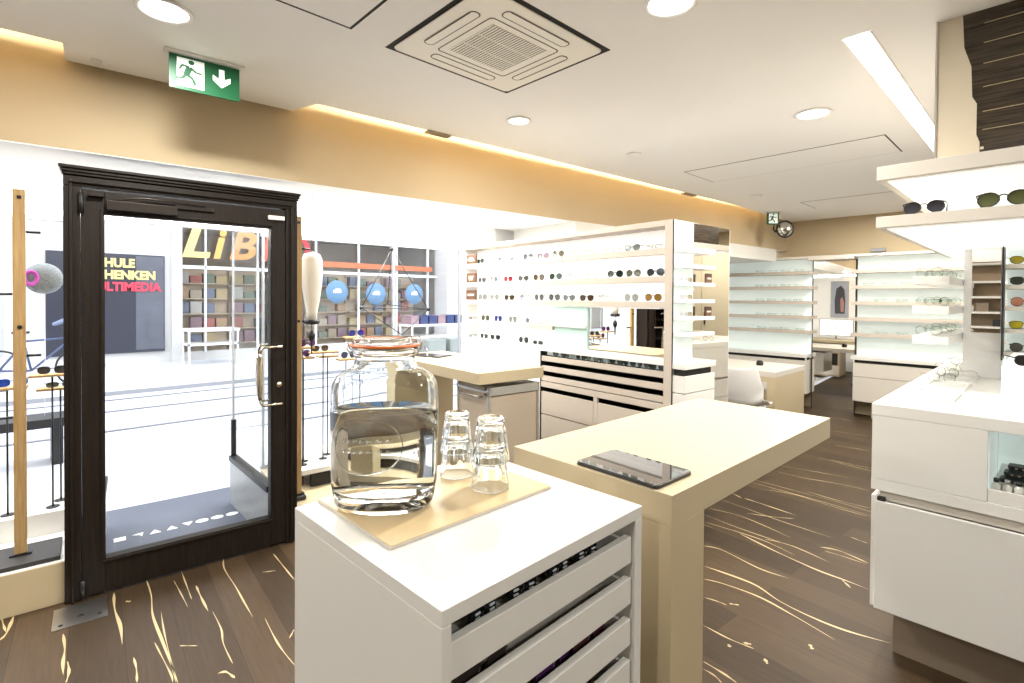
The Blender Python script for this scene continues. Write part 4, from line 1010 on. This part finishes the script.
# shelving on the rear wall (shows in the mirrors)
q = thing('storage_shelving', 'brown open shelving on the rear wall, seen only in the tower mirror', 'shelving', (-3.09, -.3, 0))
bx(0, 0, .3, .02, 2.2, 2.4).build('back_panel', mat('brown_shelf_back', (.30, .22, .14), .6), q)
for z in (.3, .75, 1.10, 1.32, 1.55, 1.78, 2.05, 2.38): bx(.02, 0, z, .32, 2.2, z+.03).build('shelf', WHITE, q)
for k in range(10):
    tag(bx(-.08, -.07, 0, .08, .07, .10+.03*(k % 3)).box(-.082, -.072, .08, .082, .072, .09).build('storage_box', (BLACK, GM0, SANDD)[k % 3] if False else (BLACK, SANDD, SHELLW)[k % 3], loc=(-2.9, .0+.19*k, (1.131, 1.351, 1.581)[k % 3])), '%s storage box on the rear wall shelving, %s from its far end' % (('black', 'brown', 'white')[k % 3], ORD[k]), 'box')
# ------------------------------------------------------------------ shop window props
def oak_stand(u, v, label, bl=.42):
    t = thing('display_post', label, 'display stand', fp(u, v, .2045), FR)
    bx(-.023, -.012, .03, .023, .012, 1.81).build('oak_upright', OAK, t, bevel=.002)
    bx(-bl, -.13 if bl > .3 else -.05, 0, .15 if bl > .3 else bl, .13 if bl > .3 else .05, .022).build('base_plate', mat('dark_grey_plate', (.03, .028, .028), .5), t, bevel=.003)
    bx(-.04, -.02, .022, .04, .02, .03).build('foot', BLACK, t)
    for z, s_ in ((1.605, 1), (1.30, -1), (.998, 1), (.70, -1)):
        MB().tube([(s_*.025, 0, z), (s_*.078, 0, z)], .0065, 8).build('peg', BLACK, t)
    for z in (1.77, 1.14): MB().box(-.006, -.017, z-.008, .010, -.012, z+.008).build('bolt', BLACK, t)
    return t
oak_stand(-.382, .155, 'oak upright display post with black pegs on a dark base, left window')
oak_stand(.915, .12, 'oak display post just right of the dark door frame', .04)
def rod_stand(u, v, z, z0, label, specs, w_=.16, du=0):
    t = thing('eyewear_stand', label, 'display stand', fp(u, v, z0), FR)
    MB().tube([(0, 0, 0), (0, 0, z-z0-.012)], .0045, 8).tube([(0, 0, 0), (0, 0, .004)], .03, 16).build('rod', BLACK, t)
    bx(-w_/2+du, -.04, z-z0-.012, w_/2+du, .05, z-z0).build('oak_platform', OAK, t, bevel=.001)
    for i, (x, lab, kind, c) in enumerate(specs):
        p = fp(u+x, v, z+.0005); eyewear(p, FR + .1, lab, kind, fc=tuple(q*.6 for q in c), lc=c, fr=.002)
rod_stand(-.28, .50, 1.065, .3255, 'thin black rod stand with oak platform right of the tall oak post', [(0, 'grey sunglasses on the rod stand right of the tall oak post', 'way', (.05, .05, .055))], .19)
rod_stand(-.25, .60, .975, .3255, 'lower thin rod stand with oak platform behind the tall oak post', [(.0, 'green-grey sunglasses on the lower rod stand behind the tall oak post', 'slim', (.10, .12, .10))], .2)
rod_stand(-.46, .50, 1.01, .3255, 'rod stand with oak platform left of the tall oak post', [(.02, 'blue-lens sunglasses on the rod stand left of the tall oak post', 'way', (.02, .06, .35))], .16)
tag(bx(-.60, .42, 0, -.225, .74, .12).build('display_riser', WHITE2, loc=fp(0, 0, .205), rotz=FR, bevel=.003), 'low white riser under the rod stands in the left window', 'riser')
DK_ = .336
rod_stand(1.02, .36, 1.155, DK_, 'rod stand nearest the door in the right window, higher platform', [(.03, 'violet sunglasses on the high stand nearest the door, right window', 'round', (.10, .02, .16))], .14)
rod_stand(1.05, .44, 1.075, DK_, 'lower rod stand close to the door in the right window', [(-.01, 'small violet sunglasses on the lower stand close to the door', 'round', (.08, .03, .16))], .13)
rod_stand(1.18, .42, 1.11, DK_, 'rod stand with two oak ledges left of the jar in the right window', [(-.02, 'brown sunglasses on the middle rod stand left of the jar', 'way', (.06, .04, .02))], .20)
rod_stand(1.24, .50, 1.07, DK_, 'thin rod stand just behind the middle stand left of the jar', [], .14)
rod_stand(1.34, .40, 1.05, DK_, 'rod stand partly hidden by the water jar shoulder', [(.02, 'small dark sunglasses seen beside the jar shoulder', 'round', (.05, .06, .10))], .12)
rod_stand(1.46, .50, 1.20, DK_, 'rod stand behind the jar lid in the right window', [(.0, 'dark blue sunglasses on the stand behind the jar lid', 'avi', (.02, .02, .20))], .18)
# white lantern body on a cord with black fittings
t = thing('hanging_lamp', 'white tapered hanging lamp with black fitting in the right window', 'lamp', fp(1.042, .24, 2.2), FR)
MB().tube([(0, 0, 0), (0, 0, -.40)], .002, 6).build('cord', BLACK, t)
MB().lathe([(0, -.40), (.018, -.402), (.05, -.412), (.066, -.45), (.069, -.53), (.064, -.62), (.050, -.72), (.036, -.80), (.030, -.855), (0, -.856)], 32).build('lamp_shade', mat('white_lamp_glass', (.62, .58, .50), .35, emit=.1), t)
MB().lathe([(0, -.392), (.02, -.396), (.024, -.408), (0, -.412)], 20).build('cap', BLACK, t)
MB().lathe([(0, -.852), (.05, -.854), (.052, -.875), (.04, -.884), (0, -.886)], 24).tube([(-.08, 0, -.862), (0, 0, -.866)], .006, 6).build('black_fitting', BLACK, t)
MB().tube([(0, 0, -.886), (0, 0, -.925)], .003, 6).lathe([(0, -.925), (.012, -.93), (.024, -.955), (.020, -.985), (.008, -1.0), (.006, -1.05), (.004, -1.08), (0, -1.083)], 16).build('pull', BLACK, t)
# geometric wire sculpture
t = thing('wire_sculpture', 'black wire pyramid sculpture hanging in the right window', 'sculpture', fp(1.80, .60, 1.90), FR)
A, B_, C_, D2 = (0, 0, 0), (-.30, -.10, -.48), (.33, -.02, -.50), (.05, .18, -.46)
B2 = (.02, -.15, -.70)
m = MB()
for a, b in ((A, B_), (A, C_), (A, D2), (B_, C_), (B_, D2), (C_, D2), (B_, B2), (C_, B2)): m.tube([a, b], .0035, 6)
m.tube([A, (0, 0, .3)], .0015, 5)
for c_ in (B_, C_, A): m.tube([(c_[0]-.012, c_[1], c_[2]), (c_[0]+.012, c_[1], c_[2])], .014, 8)
m.build('wire_frame', BLACK, t)

# ------------------------------------------------------------------ outdoors
SIDE = mat('pale_pavement', (.50, .51, .53), .8, var=.08, bscale=3)
ROAD = mat('pale_asphalt', (.42, .43, .47), .75, var=.10, bscale=1.5)
MOS = mat('blue_grey_mosaic', (.085, .095, .125), .6, bump=.3, bscale=120, var=.45)
struct(bx(-30, .12, -.3, 45, 3.2, -.012).build('ground', SIDE, loc=F0, rotz=FR))
struct(bx(UL1, .03, -.2, UD1, 1.25, -.008).build('floor_entrance', MOS, loc=F0, rotz=FR))
struct(bx(-40, 2.0, -.5, 60, 7.42, -.15).build('ground_road', ROAD, loc=F0))
struct(bx(-40, 7.42, -.5, 60, 30, -.10).build('ground_far', SIDE, loc=F0))
RAILM = mat('tram_rail', (.10, .10, .11), .4, .6)
for k, y in enumerate((6.95, 7.87, 9.2, 10.2)):
    tag(boxes([(-30, -.03, -.01, 45, .03, .003), (-30, .06, -.01, 45, .075, .002)]).build('tram_rail', RAILM, loc=(0, y, -.15)), 'grey tram rail in the street, %s from the shop door' % ORD[k], 'tram rail')
KERB = struct(bx(-40, 10.68, -.2, 60, 10.74, -.085).build('trim_9', mat('kerb_stone', (.25, .25, .26), .8)))
# letters set in the entrance mosaic, pale marks and a brass line
q = MB(); q.T = Matrix.Identity(4)
for i, u in enumerate((.02, .11, .20, .29, .38, .46, .55, .64)):
    y = .67
    if i == 0: q.prism([(u-.03, y-.03), (u+.03, y-.03), (u+.03, y+.03), (u-.03, y+.03)], -.008, -.0065)
    elif i in (1,): q.prism([(u-.03, y+.02), (u+.03, y+.03), (u+.02, y-.03), (u+.01, y+.0)], -.008, -.0065)
    elif i in (2, 3): q.prism([(u-.03, y-.03), (u+.03, y-.03), (u, y+.03)], -.008, -.0065)
    elif i == 4: q.prism([(u-.03, y+.03), (u, y-.03), (u+.03, y+.03)], -.008, -.0065)
    else: q.prism([(u+.038*math.cos(a*PI/8), y+.03*math.sin(a*PI/8)) for a in range(16)], -.008, -.0065)
tag(q.build('pavement_lettering', mat('white_mosaic', (.8, .8, .78), .6), loc=F0, rotz=FR), 'row of white letters set in the blue-grey entrance mosaic', 'lettering')
# opposite buildings
BWH = mat('white_render', (.50, .49, .47), .9, var=.03, bscale=2)
BG = thing('building', 'white building with a dark signboard panel across the street', 'building', (0, 14.7, -.1))
bx(-14, 0, 0, 2.60, 4, 9).build('wall', BWH, BG)
bx(-14, -.25, 3.55, 2.45, 0, 3.75).build('cornice', BWH, BG)
for i in range(5):
    x = -11.5+2.9*i
    f = bx(x, -.06, 4.3, x+1.4, .02, 6.3).build('window_frame', GREYF, BG); bx(x+.08, -.065, 4.38, x+1.32, -.06, 6.22).build('pane', mat('dark_reflective_pane', (.20, .22, .26), .1), f)
for i, (x0, x1) in enumerate(((-9.5, -6.6), (-6.2, -3.3), (-2.9, -.3))):
    f = bx(x0, -.04, .35, x1, .02, 2.9).build('window_frame', GREYF, BG); bx(x0+.08, -.045, .42, x1-.08, -.04, 2.82).build('pane', mat('shop_pane', (.17, .15, .13), .15, var=.5, bscale=1.2), f)
SG = thing('sign_panel', 'dark window panel with yellow and red lettering across the street', 'sign', (.35, 14.66, 0))
bx(0, -.03, .19, 2.11, .03, 2.45).build('panel', mat('anthracite_panel', (.030, .032, .045), .25), SG)
bx(1.55, -.035, .25, 2.09, -.031, 2.42).build('side_pane', mat('grey_shop_pane', (.09, .095, .115), .15, var=.3, bscale=3), SG)
def fit_text(txt, x0, z0, w_, h_, name, m_, par, y=-.05, shear=0, bold=.045):
    o = text_mesh(txt, 1, name, m_, None, extrude=.01, bold=bold, shear=shear)
    xs = [v.co.x for v in o.data.vertices]; ys = [v.co.y for v in o.data.vertices]
    sx, sy = w_/(max(xs)-min(xs)), h_/(max(ys)-min(ys)); mx_, my_ = min(xs), min(ys)
    for v in o.data.vertices: v.co = ((v.co.x-mx_)*sx + x0, y - v.co.z, (v.co.y-my_)*sy + z0)
    o.parent = par; return o
YEL = mat('sign_yellow', (.62, .50, .18), .5, emit=.1); RED = mat('sign_red', (.55, .04, .07), .5, emit=.1)
fit_text('SCHULE', .70, 2.14, .83, .21, 'lettering_schule', YEL, SG)
fit_text('SCHENKEN', .68, 1.87, 1.24, .21, 'lettering_schenken', YEL, SG)
fit_text('MULTIMEDIA', .66, 1.60, 1.38, .21, 'lettering_multimedia', RED, SG)
# shop with big windows
SH = thing('shop_building', 'pale shop front with tall glazed windows across the street', 'building', (2.62, 14.7, -.1))
bx(-.0, 0, 3.5, 8.2, 4, 9).build('wall', mat('warm_render', (.62, .55, .46), .9), SH)
bx(-.02, -.08, 0, .20, .3, 3.6).build('pillar', BWH, SH); bx(7.75, -.6, 0, 14, 4, 9).build('pillar', BWH, SH)
bx(0.2, 3.2, 0, 7.75, 3.3, 3.5).build('rear_wall', mat('shop_rear', (.42, .36, .29), .8, var=.4, bscale=1.5), SH)
bx(.2, .1, 0, 7.75, .2, .22).build('base', BWH, SH)
m = MB()
for x in (.72, 1.95, 3.54, 4.87, 6.19, 7.39): m.box(x-.016, 0, .2, x+.016, .1, 3.5)
m.box(.2, 0, 2.28, 7.75, .1, 2.36).box(.2, -.02, 3.42, 7.75, .12, 3.5).build('window_frame', mat('white_frame', (.7, .7, .7), .5), SH)
bx(3.5, -.06, 2.48, 7.5, -.01, 2.64).build('fascia_band', mat('orange_band', (.42, .12, .05), .6), SH)
bx(.2, .14, .22, 7.75, .15, 3.42).build('pane', PANE, SH)
SR = thing('shop_lettering', 'slanted yellow to red shop lettering over the window across the street', 'sign', (2.80, 14.56, 0))
grad = [('L', 0, .62, (.95, .75, .28)), ('i', .68, .30, (.92, .50, .14)), ('B', 1.04, .66, (.92, .38, .12)), ('R', 1.78, .62, (.85, .14, .08)), ('O', 2.46, .66, (.82, .05, .06))]
for ch, x, w_, c in grad:
    fit_text(ch, x, 2.45, w_, .74, 'letter_%s' % {'L': 'l', 'i': 'i', 'B': 'b', 'R': 'r', 'O': 'o'}[ch], mat('sign_letter_'+ch.lower(), tuple(.55*q for q in c), .5, emit=.12), SR, y=0, shear=.25 if ch != 'O' else 0, bold=.03)
LB = mat('sky_blue_disc', (.12, .21, .32), .9)
for k, (x, z) in enumerate(((6.73, 1.66), (8.0, 1.61), (9.39, 1.62))):
    m = MB(); m.T = Matrix.Rotation(PI/2, 4, 'X'); m.lathe([(0, -.02), (.33, -.02), (.34, 0), (.33, .02), (0, .02)], 32)
    o = m.build('round_sign', LB, loc=(x, 14.6, z)); m2 = MB().box(-.12, -.03, -.03, .12, -.025, .05).box(-.06, -.03, .05, .10, -.025, .09); m2.build('sign_mark', WHITE2, o)
    tag(o, 'round pale blue sign in the opposite shop window, %s from the left' % ORD[k], 'sign')
# goods racks in the shop
GC = [(.34, .12, .10), (.36, .24, .14), (.36, .30, .22), (.18, .21, .16), (.15, .17, .23), (.42, .40, .36), (.26, .17, .19), (.42, .33, .18)]
GM = [mat('goods_colour', c, .6) for c in GC]
gm = []
for i, m_ in enumerate(GM):
    ob = bx(-.13, -.1, 0, .13, .1, .26).box(-.11, -.105, .04, .11, -.1, .2, 0).build('tmp', m_); gm.append(ob.data); bpy.data.objects.remove(ob)
for r_, (rx, n_) in enumerate(((3.45, 4), (4.75, 4), (6.85, 4), (8.15, 4), (9.45, 3))):
    t = thing('goods_rack', 'rack of coloured goods in the opposite shop window, %s from left' % ORD[r_], 'shelving', (rx-.62, 15.6, 0))
    m = MB()
    for z in (.25, .65, 1.05, 1.45, 1.85): m.box(0, -.15, z-.03, 1.24, .15, z)
    m.box(0, .12, 0, 1.24, .16, 2.2).build('rack_frame', mat('rack_tan', (.45, .36, .26), .7), t)
    for z in (.25, .65, 1.05, 1.45, 1.85):
        for i in range(n_):
            if random.random() < .12: continue
            o = bpy.data.objects.new('goods_box', random.choice(gm)); COL.objects.link(o); o.location = (rx-.62+.17+.30*i, 15.6, z+.001); o.scale.z = random.uniform(.7, 1.2)
            tag(o, 'small blurred coloured goods box on a rack in the shop across the street', 'goods', 'goods in the shop across the street')
# tables and crates on the far pavement
def street_table(x, y, w_, cloth, label, name='market_table'):
    t = thing(name, label, 'table', (x, y, -.1))
    bx(0, 0, .78, w_, .7, .84).build('tabletop', cloth, t); bx(0.02, .02, .45, w_-.02, .68, .50).build('shelf', cloth, t)
    for px_, py_ in ((.02, .02), (w_-.06, .02), (.02, .64), (w_-.06, .64)): bx(px_, py_, 0, px_+.04, py_+.04, .78).build('leg', WHITE2, t)
street_table(2.72, 13.6, 1.1, WHITE2, 'white table with lower shelf standing outside the opposite shop')
street_table(7.9, 12.4, 2.2, WHITE2, 'long white sales table with blue goods on the far pavement')
BLU = mat('blue_goods', (.02, .035, .12), .6)
for i in range(7):
    tag(bx(-.13, -.25, 0, .13, .25, .22).box(-.14, -.26, .22, .14, .26, .245).build('blue_crate', BLU if i % 3 else GM[6], loc=(8.08+.31*i, 12.75, .742), bevel=.01), '%s crate on the long sales table across the street, %s from left' % ('blue' if i % 3 else 'plum', ORD[i]), 'crate')
for i in range(3):
    tag(bx(0, 0, 0, .6, .5, .45).box(.03, -.01, .05, .57, 0, .40).build('storage_bin', mat('grey_green_bin', (.22, .24, .22), .6), loc=(7.9+.75*i, 11.6, -.1), bevel=.02), 'grey bin on the far pavement below the blue crates, %s from left' % ORD[i], 'bin')
# foil balloon outside the left window
t = thing('foil_balloon', 'round silver foil balloon with a pink letter, outside the left window', 'balloon', (.11, 5.0, 1.62), R(8)); t.scale = (.60,)*3
m = MB(); m.T = Matrix.Rotation(PI/2, 4, 'X'); m.lathe([(0, -.075), (.08, -.07), (.14, -.05), (.175, -.02), (.185, 0), (.175, .02), (.14, .05), (.08, .07), (0, .075)], 32)
m.build('balloon_body', mat('glitter_silver', (.22, .23, .22), .35, .3, var=.8, bscale=60), t)
m = MB(); m.T = Matrix.Rotation(PI/2, 4, 'X')
m.tube([(-.125 + .055*math.cos(k*PI/12), .075*math.sin(k*PI/12), .078) for k in range(24)], .022, 8, closed=True); m.build('letter_d', mat('balloon_pink', (.45, .06, .30), .4), t)
MB().tube([(0, 0, -.18), (.01, 0, -.9), (0, 0, -1.64)], .003, 5).build('string', WHITE2, t)
# bicycle and rider behind the door frame, outside the left window
BX, BY = .22, 11.9
BC = thing('bicycle', 'dark blue bicycle leaning outside the left window', 'bicycle', (BX, BY, -.10), R(-8))
BF = mat('bicycle_blue', (.06, .08, .16), .4)
for x in (-.52, .52):
    m = MB(); m.T = Matrix.Translation((x, 0, .34)) @ Matrix.Rotation(PI/2, 4, 'X')
    m.tube([(.33*math.cos(k*PI/16), .33*math.sin(k*PI/16), 0) for k in range(32)], .016, 6, closed=True)
    for k in range(12): m.tube([(0, 0, 0), (.33*math.cos(k*PI/6), .33*math.sin(k*PI/6), 0)], .0015, 4)
    m.build('wheel', BLACK, BC)
m = MB()
for a, b in (((-.52, .34), (-.12, .32)), ((-.52, .34), (-.2, .80)), ((-.12, .32), (-.24, .95)), ((-.12, .32), (.36, .80)), ((-.2, .82), (.34, .86)), ((.52, .34), (.33, .98))): m.tube([(a[0], 0, a[1]), (b[0], 0, b[1])], .017, 8)
m.build('frame', BF, BC)
MB().tube([(.30, -.26, 1.05), (.36, -.12, 1.06), (.33, 0, 1.02), (.36, .12, 1.06), (.30, .26, 1.05)], .012, 8).build('handlebar', BLACK, BC)
MB().box(-.36, -.06, .95, -.14, .06, .99).build('saddle', BLACK, BC, bevel=.015)
# rider: one skinned body with jacket-coloured torso, hair as a child
PT = thing('person', 'person in a blue-grey jacket leaning over a bicycle outside the left window', 'person', (BX+.62, BY-.1, -.10), R(-8))
def skin(name, pts, edges, radii, m_, parent, root=0):
    me = bpy.data.meshes.new(name); me.from_pydata(pts, edges, []); o = bpy.data.objects.new(name, me); COL.objects.link(o); o.parent = parent
    me.materials.append(m_); sk = o.modifiers.new('skin', 'SKIN'); sk.use_smooth_shade = True
    for i, r_ in enumerate(radii): me.skin_vertices[0].data[i].radius = r_ if isinstance(r_, tuple) else (r_, r_)
    me.skin_vertices[0].data[root].use_root = True
    s2 = o.modifiers.new('sub', 'SUBSURF'); s2.levels = 1; s2.render_levels = 2
    return o
P_ = [(.0, 0, .95), (.0, 0, 1.15), (-.03, 0, 1.38), (-.05, 0, 1.50), (-.09, 0, 1.60), (-.10, 0, 1.72),
      (-.04, -.18, 1.42), (-.20, -.24, 1.22), (-.40, -.22, 1.12), (-.46, -.21, 1.10), (-.04, .18, 1.42), (-.20, .24, 1.22), (-.40, .22, 1.12), (-.46, .21, 1.10),
      (.0, -.11, .92), (.02, -.13, .50), (.06, -.13, .10), (-.08, -.14, .04), (.0, .11, .92), (-.04, .13, .50), (.02, .13, .10), (-.12, .14, .04)]
E_ = [(0, 1), (1, 2), (2, 3), (3, 4), (4, 5), (2, 6), (6, 7), (7, 8), (8, 9), (2, 10), (10, 11), (11, 12), (12, 13), (0, 14), (14, 15), (15, 16), (16, 17), (0, 18), (18, 19), (19, 20), (20, 21)]
Rr_ = [(.15, .11), (.15, .11), (.17, .11), .055, .085, .085, .065, .048, .038, .032, .065, .048, .038, .032, .09, .062, .045, .04, .09, .062, .045, .04]
skin('body', P_, E_, Rr_, mat('blue_grey_jacket', (.16, .19, .26), .9), PT)
MB().lathe([(0, 1.56), (.085, 1.60), (.112, 1.68), (.108, 1.76), (.07, 1.82), (0, 1.84)], 20, c=(-.08, 0)).build('hair', mat('brown_hair', (.10, .05, .03), .8, bump=.6, bscale=80), PT)

t = thing('street_bench', 'dark low metal bench on the pavement seen behind the left oak post', 'bench', (-1.0, 6.1, -.012))
bx(0, 0, .34, 1.28, .35, .42).build('seat', BLACK, t, bevel=.004)
for x in (.02, 1.18): bx(x, .02, 0, x+.08, .33, .34).build('leg', BLACK, t)
